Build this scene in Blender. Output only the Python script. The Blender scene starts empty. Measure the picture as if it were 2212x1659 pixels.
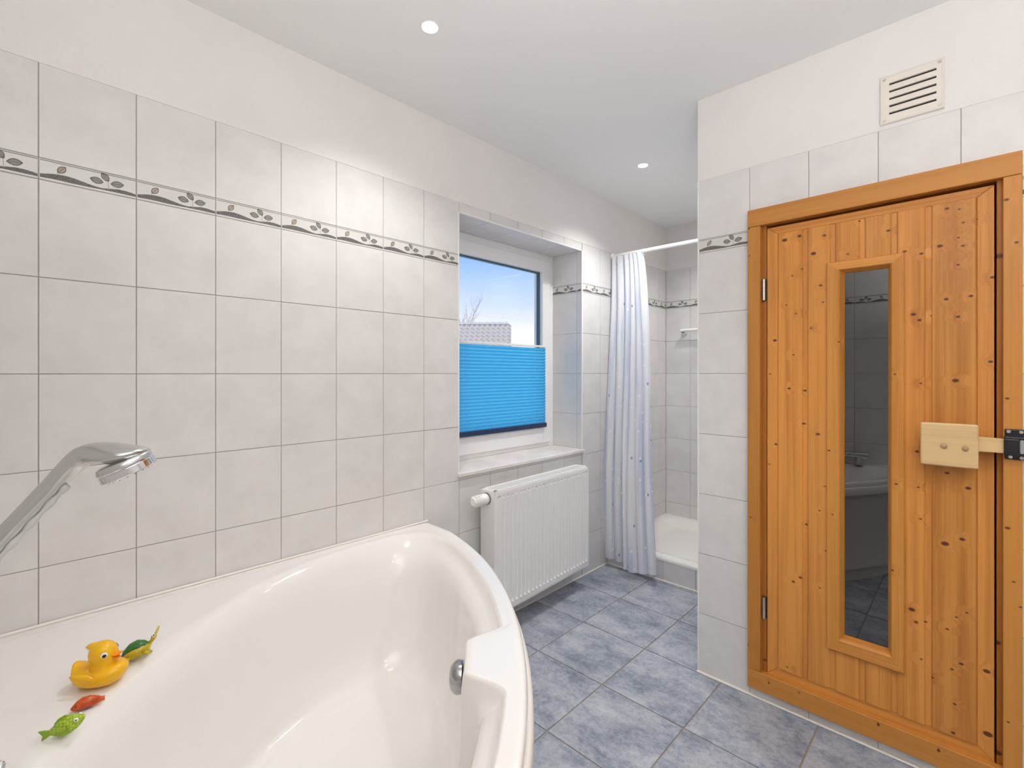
import bpy, bmesh, math, random
from math import sin, cos, pi, radians, sqrt
from mathutils import Vector, Matrix
random.seed(7)
S = bpy.context.scene
COL = S.collection

# ------------------------------------------------------------------ camera
YAW = radians(43.9935)
cam_d = bpy.data.cameras.new('camera')
cam_d.sensor_width = 36.0
cam_d.lens = 1030.63 * 36.0 / 2212.0
cam_d.shift_y = -(829.5 - 806.3) / 2212.0
cam_d.clip_start = 0.01
cam_d.clip_end = 300
cam = bpy.data.objects.new('camera', cam_d)
COL.objects.link(cam)
cam.location = (0, 0, 1.25)
cam.rotation_euler = (pi / 2, 0, YAW)
S.camera = cam

# ------------------------------------------------------------------ view, world
S.view_settings.view_transform = 'Standard'
S.view_settings.look = 'None'
S.view_settings.gamma = 1
S.view_settings.use_curve_mapping = False
S.view_settings.exposure = 0.36
S.cycles.use_denoising = True
S.cycles.max_bounces = 14
S.cycles.diffuse_bounces = 8
S.cycles.glossy_bounces = 6
S.cycles.transmission_bounces = 6
S.cycles.transparent_max_bounces = 12
S.cycles.sample_clamp_indirect = 6.0
S.cycles.caustics_reflective = False
S.cycles.caustics_refractive = False

SKY = 1.1
W = bpy.data.worlds.new('sky')
S.world = W
W.use_nodes = True
nt = W.node_tree
nt.nodes.clear()
_o = nt.nodes.new('ShaderNodeOutputWorld')
_b = nt.nodes.new('ShaderNodeBackground')
_t = nt.nodes.new('ShaderNodeTexCoord')
_s = nt.nodes.new('ShaderNodeSeparateXYZ')
_r = nt.nodes.new('ShaderNodeValToRGB')
_n = nt.nodes.new('ShaderNodeTexNoise')
_m = nt.nodes.new('ShaderNodeMath')
_n.inputs['Scale'].default_value = 2.2
_n.inputs['Detail'].default_value = 3
_m.operation = 'MULTIPLY_ADD'
_m.inputs[1].default_value = 0.07
nt.links.new(_t.outputs['Generated'], _s.inputs[0])
nt.links.new(_t.outputs['Generated'], _n.inputs['Vector'])
nt.links.new(_n.outputs['Fac'], _m.inputs[0])
nt.links.new(_s.outputs['Z'], _m.inputs[2])
nt.links.new(_m.outputs[0], _r.inputs['Fac'])
cr = _r.color_ramp
cr.elements[0].position = 0.02
cr.elements[0].color = (0.95, 0.86, 0.84, 1)
cr.elements[1].position = 0.60
cr.elements[1].color = (0.14, 0.32, 0.80, 1)
for p, c in ((0.11, (0.88, 0.82, 0.86, 1)), (0.17, (0.54, 0.63, 0.90, 1)), (0.26, (0.27, 0.46, 0.93, 1))):
    e = cr.elements.new(p)
    e.color = c
_b.inputs['Strength'].default_value = SKY
nt.links.new(_r.outputs[0], _b.inputs['Color'])
nt.links.new(_b.outputs[0], _o.inputs['Surface'])

LAMP_W = 19.0          # watts of each recessed ceiling lamp
_fl = bpy.data.lights.new('ceiling_fill', 'AREA')      # added fill light without a body, turned up to brighten the ceiling
_fl.energy = 25.0
_fl.size = 0.35
_fl.color = (1.0, 0.985, 0.965)
_flo = bpy.data.objects.new('ceiling_fill', _fl)
COL.objects.link(_flo)
_flo.location = (0.30, 0.15, 1.55)
_flo.rotation_euler = (pi, 0, 0)
_sn = bpy.data.lights.new('sun', 'SUN')
_sn.energy = 6.0
_sn.angle = radians(1.5)
_sn.color = (1.0, 0.95, 0.88)
_sno = bpy.data.objects.new('sun', _sn)
COL.objects.link(_sno)
_sno.rotation_euler = (radians(56), 0, YAW + radians(-12))
LAMP_COL = (1.0, 0.985, 0.96)

# ------------------------------------------------------------------ helpers
def link(o):
    COL.objects.link(o)
    return o

def props(o, label=None, cat=None, group=None, kind=None):
    if label: o['label'] = label
    if cat: o['category'] = cat
    if group: o['group'] = group
    if kind: o['kind'] = kind
    return o

def thing(name, label, cat, loc=(0, 0, 0), group=None, kind=None):
    o = bpy.data.objects.new(name, None)
    o.empty_display_size = 0.05
    o.location = loc
    link(o)
    return props(o, label, cat, group, kind)

def adopt(o, parent, local=False):
    o.parent = parent
    if not local and parent is not None:
        o.matrix_parent_inverse = (Matrix.Translation(parent.matrix_basis.translation)).inverted() if parent.parent is None else Matrix.Identity(4)
    return o

class MB:
    """collects shapes in one bmesh"""
    def __init__(self):
        self.bm = bmesh.new()
        self.mi = 0
    def _f(self, vs):
        try:
            f = self.bm.faces.new(vs)
            f.material_index = self.mi
            return f
        except ValueError:
            return None
    def box(self, x0, x1, y0, y1, z0, z1, M=None):
        c = [(x0, y0, z0), (x1, y0, z0), (x1, y1, z0), (x0, y1, z0), (x0, y0, z1), (x1, y0, z1), (x1, y1, z1), (x0, y1, z1)]
        v = [self.bm.verts.new((M @ Vector(p)) if M else p) for p in c]
        for i in ((0, 3, 2, 1), (4, 5, 6, 7), (0, 1, 5, 4), (1, 2, 6, 5), (2, 3, 7, 6), (3, 0, 4, 7)):
            self._f([v[k] for k in i])
        return self
    def prism(self, pts, a, b, M=None):
        """pts 2D (x,y) polygon CCW; extruded z a..b"""
        M = M or Matrix.Identity(4)
        lo = [self.bm.verts.new(M @ Vector((p[0], p[1], a))) for p in pts]
        hi = [self.bm.verts.new(M @ Vector((p[0], p[1], b))) for p in pts]
        n = len(pts)
        self._f(hi)
        self._f(lo[::-1])
        for i in range(n):
            self._f([lo[i], lo[(i + 1) % n], hi[(i + 1) % n], hi[i]])
        return self
    def rings(self, rings, closed=True, cap0=True, cap1=True):
        R = [[self.bm.verts.new(p) for p in r] for r in rings]
        n = len(R[0])
        for a, b in zip(R, R[1:]):
            for i in range(n if closed else n - 1):
                self._f([a[i], a[(i + 1) % n], b[(i + 1) % n], b[i]])
        if cap0: self._f(R[0][::-1])
        if cap1: self._f(R[-1])
        return self
    def tube(self, pts, r, n=12, cap=True):
        pts = [Vector(p) for p in pts]
        rr = r if isinstance(r, (list, tuple)) else [r] * len(pts)
        out = []
        t0 = (pts[1] - pts[0]).normalized()
        up = Vector((0, 0, 1)) if abs(t0.z) < 0.9 else Vector((1, 0, 0))
        x = t0.cross(up).normalized()
        for i, p in enumerate(pts):
            a = pts[max(i - 1, 0)]
            b = pts[min(i + 1, len(pts) - 1)]
            t = (b - a).normalized()
            x = (x - t * x.dot(t)).normalized()
            y = t.cross(x)
            out.append([p + (x * cos(2 * pi * k / n) + y * sin(2 * pi * k / n)) * rr[i] for k in range(n)])
        return self.rings(out, True, cap, cap)
    def lathe(self, prof, n=32, M=None, cap=True):
        M = M or Matrix.Identity(4)
        return self.rings([[M @ Vector((r * cos(2 * pi * k / n), r * sin(2 * pi * k / n), z)) for k in range(n)] for r, z in prof], True, cap, cap)
    def grid(self, P):
        V = [[self.bm.verts.new(p) for p in row] for row in P]
        for a, b in zip(V, V[1:]):
            for i in range(len(a) - 1):
                self._f([a[i], a[i + 1], b[i + 1], b[i]])
        return self
    def mesh(self, name, mats, smooth=None, bevel=0, fix=True):
        if fix:
            bmesh.ops.recalc_face_normals(self.bm, faces=self.bm.faces)
        me = bpy.data.meshes.new(name)
        self.bm.to_mesh(me)
        self.bm.free()
        for m in (mats if isinstance(mats, (list, tuple)) else [mats]):
            me.materials.append(m)
        if smooth is not None:
            for p in me.polygons: p.use_smooth = True
            if smooth < 179:
                me.set_sharp_from_angle(angle=radians(smooth))
        return me
    def build(self, name, mats, parent=None, smooth=None, bevel=0, local=False, seg=2, fix=True):
        o = bpy.data.objects.new(name, self.mesh(name, mats, smooth, fix=fix))
        link(o)
        if parent is not None: adopt(o, parent, local)
        if bevel:
            m = o.modifiers.new('bevel', 'BEVEL')
            m.width = bevel
            m.segments = seg
            m.limit_method = 'ANGLE'
            m.angle_limit = radians(35)
            if smooth is None:
                for p in o.data.polygons: p.use_smooth = True
                m.harden_normals = True
        return o

def frame(o, U, V, N):
    U, V, N, o = Vector(U), Vector(V), Vector(N), Vector(o)
    return Matrix(((U.x, V.x, N.x, o.x), (U.y, V.y, N.y, o.y), (U.z, V.z, N.z, o.z), (0, 0, 0, 1)))

# ------------------------------------------------------------------ materials
def mat(name, col=(0.8, 0.8, 0.8), rough=0.5, metal=0.0, spec=0.5, coat=0.0):
    m = bpy.data.materials.new(name)
    m.use_nodes = True
    b = m.node_tree.nodes['Principled BSDF']
    b.inputs['Base Color'].default_value = (*col, 1)
    b.inputs['Roughness'].default_value = rough
    b.inputs['Metallic'].default_value = metal
    b.inputs['Specular IOR Level'].default_value = spec
    b.inputs['Coat Weight'].default_value = coat
    return m

def N(m, t, **kw):
    n = m.node_tree.nodes.new(t)
    for k, v in kw.items():
        if k in n.inputs: n.inputs[k].default_value = v
        else: setattr(n, k, v)
    return n

def L(m, a, b):
    m.node_tree.links.new(a, b)

def BS(m): return m.node_tree.nodes['Principled BSDF']

def ramp(m, src, stops):
    r = N(m, 'ShaderNodeValToRGB')
    el = r.color_ramp.elements
    el[0].position, el[0].color = stops[0][0], (*stops[0][1], 1)
    el[1].position, el[1].color = stops[-1][0], (*stops[-1][1], 1)
    for p, c in stops[1:-1]:
        e = el.new(p)
        e.color = (*c, 1)
    L(m, src, r.inputs['Fac'])
    return r

def noise_col(m, a, b, scale=5, detail=4, rough=0.6, vec='Object', rnd=True, lo=0.35, hi=0.65, bump=0.0, bscale=None, bdist=0.001):
    tc = N(m, 'ShaderNodeTexCoord')
    src = tc.outputs[vec]
    if rnd:
        oi = N(m, 'ShaderNodeObjectInfo')
        va = N(m, 'ShaderNodeVectorMath', operation='MULTIPLY_ADD')
        L(m, oi.outputs['Random'], va.inputs[0])
        va.inputs[1].default_value = (37, 53, 71)
        L(m, src, va.inputs[2])
        src = va.outputs[0]
    n = N(m, 'ShaderNodeTexNoise', Scale=scale, Detail=detail, Roughness=rough)
    L(m, src, n.inputs['Vector'])
    r = ramp(m, n.outputs['Fac'], [(lo, a), (hi, b)])
    L(m, r.outputs[0], BS(m).inputs['Base Color'])
    if bump:
        n2 = N(m, 'ShaderNodeTexNoise', Scale=bscale or scale, Detail=3)
        L(m, src, n2.inputs['Vector'])
        bp = N(m, 'ShaderNodeBump', Strength=bump, Distance=bdist)
        L(m, n2.outputs['Fac'], bp.inputs['Height'])
        L(m, bp.outputs[0], BS(m).inputs['Normal'])
    return r

M_tile = mat('wall_tile_glaze', rough=0.22, spec=0.4)
noise_col(M_tile, (0.655, 0.64, 0.63), (0.71, 0.695, 0.685), scale=9, detail=6, bump=0.12, bscale=14, bdist=0.002)
M_grout = mat('wall_grout', (0.36, 0.34, 0.33), 0.9)
M_plaster = mat('wall_plaster', rough=0.9, spec=0.2)
noise_col(M_plaster, (0.735, 0.715, 0.70), (0.755, 0.735, 0.72), scale=3, rnd=False, bump=0.6, bscale=120, bdist=0.002)
M_ceil = mat('ceiling_paint', (0.82, 0.818, 0.812), 0.95, spec=0.1)
M_trim = mat('white_edge_profile', (0.80, 0.79, 0.77), 0.35)
M_sil = mat('white_silicone', (0.78, 0.75, 0.70), 0.4)
M_bd = mat('border_tile_glaze', (0.66, 0.65, 0.63), 0.25)
M_vine = mat('vine_print_dark', rough=0.5)
noise_col(M_vine, (0.06, 0.055, 0.055), (0.22, 0.205, 0.20), scale=700, detail=2, rnd=False, lo=0.4, hi=0.6)
M_leaf = mat('vine_print_leaf', (0.26, 0.255, 0.225), 0.5)
M_leaf2 = mat('vine_print_brown_leaf', (0.40, 0.33, 0.26), 0.5)
M_line = mat('border_line', (0.20, 0.185, 0.175), 0.5)

M_ftile = mat('floor_tile_slate_blue', rough=0.42, spec=0.4)
def floor_mat(m):
    tc = N(m, 'ShaderNodeTexCoord')
    oi = N(m, 'ShaderNodeObjectInfo')
    va = N(m, 'ShaderNodeVectorMath', operation='MULTIPLY_ADD')
    L(m, oi.outputs['Random'], va.inputs[0])
    va.inputs[1].default_value = (17, 31, 5)
    L(m, tc.outputs['Object'], va.inputs[2])
    mp = N(m, 'ShaderNodeMapping')
    mp.inputs['Scale'].default_value = (1.0, 1.5, 1)
    L(m, va.outputs[0], mp.inputs['Vector'])
    n1 = N(m, 'ShaderNodeTexNoise', Scale=5.0, Detail=8, Roughness=0.74, Distortion=0.25)
    n2 = N(m, 'ShaderNodeTexNoise', Scale=60, Detail=6, Roughness=0.8)
    L(m, mp.outputs[0], n1.inputs['Vector'])
    L(m, va.outputs[0], n2.inputs['Vector'])
    mx = N(m, 'ShaderNodeMath', operation='MULTIPLY_ADD')
    L(m, n2.outputs['Fac'], mx.inputs[0])
    mx.inputs[1].default_value = 0.55
    L(m, n1.outputs['Fac'], mx.inputs[2])
    r = ramp(m, mx.outputs[0], [(0.56, (0.13, 0.155, 0.205)), (0.70, (0.245, 0.275, 0.335)), (0.84, (0.375, 0.40, 0.45)), (1.0, (0.49, 0.51, 0.55))])
    L(m, r.outputs[0], BS(m).inputs['Base Color'])
    bp = N(m, 'ShaderNodeBump', Strength=0.35, Distance=0.002)
    L(m, mx.outputs[0], bp.inputs['Height'])
    L(m, bp.outputs[0], BS(m).inputs['Normal'])
floor_mat(M_ftile)
M_fgrout = mat('floor_grout', (0.30, 0.26, 0.22), 0.9)

M_acryl = mat('tub_acrylic', (0.80, 0.78, 0.755), 0.10, spec=0.5, coat=0.3)
BS(M_acryl).inputs['Coat Roughness'].default_value = 0.04
M_skirt = mat('tub_skirt', (0.78, 0.74, 0.69), 0.25)
M_chrome = mat('chrome', (0.74, 0.74, 0.76), 0.07, 1.0)
M_chrome_s = mat('satin_chrome', (0.62, 0.62, 0.61), 0.22, 1.0)
M_steel = mat('hinge_steel', (0.60, 0.58, 0.56), 0.35, 1.0)
M_pvc = mat('window_pvc', (0.80, 0.79, 0.80), 0.28)
M_rubber = mat('window_gasket', (0.03, 0.10, 0.125), 0.5)
M_rad = mat('radiator_enamel', (0.80, 0.795, 0.78), 0.28)
M_raddark = mat('radiator_inside', (0.35, 0.34, 0.33), 0.6)
M_valve = mat('valve_plastic', (0.84, 0.82, 0.80), 0.35)
M_black = mat('black_plastic', (0.012, 0.011, 0.013), 0.28)
M_dark = mat('dark_void', (0.02, 0.016, 0.014), 0.9)
M_vent = mat('vent_cream_plastic', (0.72, 0.68, 0.61), 0.4)
M_screw = mat('screw_metal', (0.65, 0.62, 0.58), 0.3, 1.0)
M_tray = mat('shower_tray_enamel', (0.80, 0.78, 0.75), 0.12)
M_sill = mat('sill_stone', rough=0.22)
noise_col(M_sill, (0.66, 0.62, 0.59), (0.74, 0.71, 0.68), scale=8, rnd=False)
M_rod = mat('rod_white', (0.82, 0.81, 0.80), 0.25)

def wood_mat(name, axis, dark, light, knots=True, scale=1.0, rough=0.42, ktab=()):
    """pine; axis = grain direction 0/1/2"""
    m = mat(name, rough=rough, spec=0.35)
    tc = N(m, 'ShaderNodeTexCoord')
    oi = N(m, 'ShaderNodeObjectInfo')
    va = N(m, 'ShaderNodeVectorMath', operation='MULTIPLY_ADD')
    L(m, oi.outputs['Random'], va.inputs[0])
    va.inputs[1].default_value = (11.3, 7.7, 5.1)
    L(m, tc.outputs['Object'], va.inputs[2])
    P = va.outputs[0]
    # knots
    def mapped(sc, src=P):
        mp = N(m, 'ShaderNodeMapping')
        mp.inputs['Scale'].default_value = sc
        L(m, src, mp.inputs['Vector'])
        return mp.outputs[0]
    other = 0 if axis == 2 else 2
    cur = None
    for kx, kz, kr in ktab:
        sb = N(m, 'ShaderNodeVectorMath', operation='SUBTRACT')
        L(m, tc.outputs['Object'], sb.inputs[0]); sb.inputs[1].default_value = (kx, 1.98, kz)
        ml = N(m, 'ShaderNodeVectorMath', operation='MULTIPLY')
        w_ = [1, 0, 1]; w_[axis] = 1.25; w_[other] = .85
        L(m, sb.outputs[0], ml.inputs[0]); ml.inputs[1].default_value = w_
        ln_ = N(m, 'ShaderNodeVectorMath', operation='LENGTH'); L(m, ml.outputs[0], ln_.inputs[0])
        df = N(m, 'ShaderNodeMath', operation='SUBTRACT'); df.inputs[0].default_value = kr; L(m, ln_.outputs['Value'], df.inputs[1])
        if cur is None: cur = df.outputs[0]
        else:
            mm = N(m, 'ShaderNodeMath', operation='MAXIMUM'); L(m, cur, mm.inputs[0]); L(m, df.outputs[0], mm.inputs[1]); cur = mm.outputs[0]
    if cur is None:
        vl = N(m, 'ShaderNodeValue'); vl.outputs[0].default_value = -1; cur = vl.outputs[0]
    kn = N(m, 'ShaderNodeMapRange')
    for k, v in (('From Min', -0.0018), ('From Max', 0.0016), ('To Min', 0.0), ('To Max', 0.92)):
        kn.inputs[k].default_value = v
    L(m, cur, kn.inputs['Value'])
    class _d: pass
    dv = _d(); dv.outputs = [cur]
    # grain bends round the knots
    bend = N(m, 'ShaderNodeMapRange')
    for k, v in (('From Min', -0.028), ('From Max', 0.002), ('To Min', 0.0), ('To Max', 0.011)):
        bend.inputs[k].default_value = v
    L(m, dv.outputs[0], bend.inputs['Value'])
    ad = N(m, 'ShaderNodeVectorMath', operation='ADD')
    L(m, P, ad.inputs[0])
    L(m, bend.outputs[0], ad.inputs[1])
    g1 = [34, 34, 34]; g1[axis] = 0.8
    n1 = N(m, 'ShaderNodeTexNoise', Scale=1.0, Detail=3, Roughness=0.6)
    L(m, mapped(g1, ad.outputs[0]), n1.inputs['Vector'])
    g2 = [210, 210, 210]; g2[axis] = 3
    n2 = N(m, 'ShaderNodeTexNoise', Scale=1.0, Detail=2)
    L(m, mapped(g2, ad.outputs[0]), n2.inputs['Vector'])
    ws = [6, 6, 6]; ws[axis] = 0.5
    n3 = N(m, 'ShaderNodeTexNoise', Scale=1.0, Detail=2)
    L(m, mapped(ws, ad.outputs[0]), n3.inputs['Vector'])
    s1 = N(m, 'ShaderNodeMath', operation='MULTIPLY_ADD')
    L(m, n2.outputs['Fac'], s1.inputs[0]); s1.inputs[1].default_value = 0.35
    L(m, n1.outputs['Fac'], s1.inputs[2])
    s2 = N(m, 'ShaderNodeMath', operation='MULTIPLY_ADD')
    L(m, n3.outputs['Fac'], s2.inputs[0]); s2.inputs[1].default_value = 0.45
    L(m, s1.outputs[0], s2.inputs[2])
    r = ramp(m, s2.outputs[0], [(0.55, dark), (1.20, light)])
    hv = N(m, 'ShaderNodeHueSaturation')
    rv = N(m, 'ShaderNodeMapRange')
    for k, v in (('To Min', 0.92), ('To Max', 1.08)): rv.inputs[k].default_value = v
    L(m, oi.outputs['Random'], rv.inputs['Value'])
    L(m, rv.outputs[0], hv.inputs['Value'])
    L(m, r.outputs[0], hv.inputs['Color'])
    mx = N(m, 'ShaderNodeMix', data_type='RGBA')
    L(m, hv.outputs[0], mx.inputs['A'])
    mx.inputs['B'].default_value = (0.085, 0.016, 0.006, 1)
    if knots: L(m, kn.outputs[0], mx.inputs['Factor'])
    else: mx.inputs['Factor'].default_value = 0
    L(m, mx.outputs['Result'], BS(m).inputs['Base Color'])
    bp = N(m, 'ShaderNodeBump', Strength=0.18, Distance=0.001)
    L(m, s1.outputs[0], bp.inputs['Height'])
    L(m, bp.outputs[0], BS(m).inputs['Normal'])
    return m
def KU(*p):     # knots measured against the upper and lower half of the door, as points on the door plane
    out = []
    for h, a, b_, r in p:
        px, py = (1580 + a / 2.764, 300 + b_ / 2.764) if h == 'u' else (1580 + a / 2.13, 880 + b_ / 2.13)
        aa, c = (px - 1106) / 1030.63, -(py - 806.3) / 1030.63
        dx, dy = -sin(YAW) + aa * cos(YAW), cos(YAW) + aa * sin(YAW)
        t = 1.979 / dy
        out.append((dx * t, 1.25 + c * t, r))
    return out
KS, KM, KB = .0029, .0046, .0068
K_board = [
    KU(('u', 318, 605, .0075), ('u', 407, 580, KM + .001), ('u', 422, 777, KS), ('u', 363, 818, KS), ('u', 328, 992, KS), ('u', 385, 1043, KS), ('u', 370, 1290, KS), ('u', 345, 1490, KM), ('u', 437, 1503, KM), ('l', 333, 75, KM), ('l', 285, 802, KM), ('l', 318, 783, KM), ('l', 257, 1195, KS), ('l', 345, 540, KM)),
    KU(('u', 555, 577, KM), ('u', 490, 685, KB), ('u', 533, 875, KM), ('u', 475, 1130, KS), ('u', 547, 975, KS), ('l', 398, 123, KM + .001), ('l', 430, 363, KS), ('l', 405, 475, KS), ('l', 435, 660, KS), ('l', 407, 830, KS)),
    KU(('u', 763, 490, KS), ('u', 695, 688, KS)),
    KU(('u', 937, 548, KM)),
    KU(('u', 1035, 672, KM), ('u', 1135, 685, KM), ('u', 1087, 1048, KM + .001), ('u', 1123, 1082, KM), ('u', 1130, 1460, KS), ('u', 1194, 1055, KS), ('l', 855, 203, KM), ('l', 860, 368, KS), ('l', 870, 513, KS), ('l', 830, 930, KB), ('l', 850, 988, KM), ('l', 893, 988, KM - .001), ('l', 873, 1158, KS)),
    KU(('u', 1287, 417, KM), ('u', 1360, 420, KS), ('u', 1245, 640, KB - .001), ('u', 1382, 638, KM - .001), ('u', 1383, 500, KS), ('u', 1353, 752, KM - .001), ('u', 1355, 590, KS), ('u', 1282, 957, KM), ('u', 1430, 938, KM), ('u', 1353, 1062, KM), ('u', 1338, 1443, KB), ('l', 992, 302, KM), ('l', 1090, 372, KM + .001), ('l', 983, 627, KB + .001), ('l', 1062, 607, KM + .001), ('l', 1035, 965, KS), ('l', 1083, 945, KS), ('l', 993, 1020, KM - .001), ('l', 1058, 1180, KM), ('l', 1015, 1205, KM - .001), ('l', 1027, 1365, KM - .001), ('l', 1020, 1497, KM), ('l', 924, 1243, KM - .001)),
]
K_leaf = KU(('u', 257, 1203, KM + .001), ('u', 227, 1403, KS), ('u', 1463, 478, KS), ('u', 1558, 825, KM), ('u', 1548, 1330, KM), ('l', 203, 170, KM), ('l', 172, 262, KS), ('l', 1175, 1218, KB), ('l', 1180, 1508, .009))
K_pane = KU(('u', 643, 1213, KS), ('u', 978, 1405, KS), ('l', 452, 197, KM - .001), ('l', 468, 490, KS), ('l', 760, 350, KM - .001), ('l', 742, 745, KM - .001))
K_frame = KU(('u', 1640, 375, KM), ('u', 1700, 627, KM - .001), ('u', 1645, 1548, KM - .001), ('u', 115, 545, KS), ('u', 118, 705, KS), ('u', 102, 930, KS), ('l', 1268, 547, KM), ('l', 1297, 792, KS), ('l', 1328, 907, KS), ('l', 1272, 1430, KS), ('l', 97, 500, KS), ('l', 85, 1080, KS))
K_frameh = KU(('u', 1243, 185, KM - .001), ('l', 180, 1255, KM - .001), ('l', 318, 1300, KS), ('l', 680, 1443, KM), ('l', 955, 1560, KM))
K_jamb = KU(('u', 1603, 697, .0085), ('l', 1220, 1085, .0075), ('l', 1222, 1593, .0085), ('l', 152, 1165, .005))
PD, PL = (0.38, 0.125, 0.019), (0.64, 0.275, 0.060)
M_boards = [wood_mat('pine_board', 2, PD, PL, ktab=k) for k in K_board]
M_leafV = wood_mat('pine_leaf_trim', 2, PD, PL, ktab=K_leaf)
M_pineV = wood_mat('pine_upright_grain', 2, (0.46, 0.175, 0.026), (0.64, 0.285, 0.060), ktab=K_pane)
M_pineH = wood_mat('pine_level_grain', 0, PD, PL)
M_frmV = wood_mat('pine_frame_upright', 2, (0.42, 0.165, 0.026), (0.55, 0.235, 0.048), ktab=K_frame)
M_frmH = wood_mat('pine_frame_level', 0, (0.42, 0.165, 0.028), (0.55, 0.235, 0.050), ktab=K_frameh)
M_jamb = wood_mat('pine_jamb', 2, (0.30, 0.085, 0.01), (0.43, 0.16, 0.02), ktab=K_jamb)
M_pale = wood_mat('pale_wood', 0, (0.56, 0.36, 0.16), (0.72, 0.50, 0.25), knots=False)
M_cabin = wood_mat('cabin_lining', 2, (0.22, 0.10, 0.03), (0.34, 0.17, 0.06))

def glass(name, tint, refl, rough=0.0):
    m = bpy.data.materials.new(name)
    m.use_nodes = True
    n = m.node_tree.nodes
    n.clear()
    o = n.new('ShaderNodeOutputMaterial')
    t = n.new('ShaderNodeBsdfTransparent')
    t.inputs[0].default_value = (*tint, 1)
    g = n.new('ShaderNodeBsdfGlossy')
    g.inputs['Roughness'].default_value = rough
    x = n.new('ShaderNodeMixShader')
    f = n.new('ShaderNodeLayerWeight')
    f.inputs[0].default_value = 0.5
    pw = n.new('ShaderNodeMath')
    pw.operation = 'POWER'
    pw.inputs[1].default_value = 5.0
    m.node_tree.links.new(f.outputs['Facing'], pw.inputs[0])
    a = n.new('ShaderNodeMath')
    a.operation = 'MULTIPLY_ADD'
    a.inputs[1].default_value = 0.95
    a.inputs[2].default_value = 0.04 + refl
    m.node_tree.links.new(pw.outputs[0], a.inputs[0])
    m.node_tree.links.new(a.outputs[0], x.inputs[0])
    m.node_tree.links.new(t.outputs[0], x.inputs[1])
    m.node_tree.links.new(g.outputs[0], x.inputs[2])
    m.node_tree.links.new(x.outputs[0], o.inputs[0])
    return m
M_glass = glass('window_glass', (0.97, 0.98, 0.98), 0.0)
M_dglass = glass('bronze_door_glass', (0.05, 0.035, 0.032), 0.13)

def emis(name, col, s):
    m = bpy.data.materials.new(name)
    m.use_nodes = True
    b = BS(m)
    b.inputs['Base Color'].default_value = (0, 0, 0, 1)
    b.inputs['Emission Color'].default_value = (*col, 1)
    b.inputs['Emission Strength'].default_value = s
    return m
M_lens = emis('lamp_lens', (1, 0.97, 0.92), 12)

# ------------------------------------------------------------------ room dimensions
XW = -1.7303      # face of tiles, left wall
YR = 1.981        # face of tiles, right wall
YB = 3.53         # shower back wall
YN = -0.235       # near wall (behind the camera)
XE = -0.83        # end of the right wall
XS = 1.30         # far side wall, out of view
H = 2.39
Y1, Y2 = 1.436, 2.412      # window recess
ZS, ZT = 0.785, 2.004
XF = -1.959       # face of window frame
TOP = 2.0524
ZR = [-0.002, 0.248, 0.498, 0.748, 0.998, 1.248, 1.498, 1.7505, 1.8067, TOP]
G = 0.0023        # joint width
TD = 0.0016       # tile above grout

floor = thing('floor', 'bathroom floor of large blue grey slate look tiles', 'floor', kind='structure')
o = MB().box(XW - .02, XS, YN, YB, -0.10, -0.003).build('grout_bed', M_fgrout, floor)
ceil = thing('ceiling', 'plain white painted ceiling over the bathroom', 'ceiling', kind='structure')
MB().box(-2.1, XS + .1, YN - .1, YB + .1, H, H + 0.08).build('ceiling_board', M_ceil, ceil)

# ---- tiles -----------------------------------------------------------------
tile_cache = {}
def tile_mesh(poly, th, mt, key):
    k = (key, tuple((round(a, 4), round(b, 4)) for a, b in poly))
    if k in tile_cache: return tile_cache[k]
    b = MB()
    n = len(poly)
    c = 0.0012
    if n == 4:
        (x0, y0), (x1, y1) = poly[0], poly[2]
        inner = [(x0 + c, y0 + c), (x1 - c, y0 + c), (x1 - c, y1 - c), (x0 + c, y1 - c)]
        b.rings([[Vector((p[0], p[1], -0.004)) for p in poly], [Vector((p[0], p[1], th - 0.0005)) for p in poly], [Vector((p[0], p[1], th)) for p in inner]], True, False, True)
    else:
        b.prism(poly, -0.004, th)
    me = b.mesh('tile', mt)
    tile_cache[k] = me
    return me

def leafpoly(cx, cy, ln, wd, ang, k=1.0, n=7):
    P = []
    for i in range(n):
        t = i / (n - 1)
        P.append((-ln / 2 + ln * t, wd / 2 * sin(pi * t) ** 0.8))
    P += [(x, -y) for x, y in P[-2:0:-1]]
    return [(cx + k * (x * cos(ang) - y * sin(ang)), cy + k * (x * sin(ang) + y * cos(ang))) for x, y in P]

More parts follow.
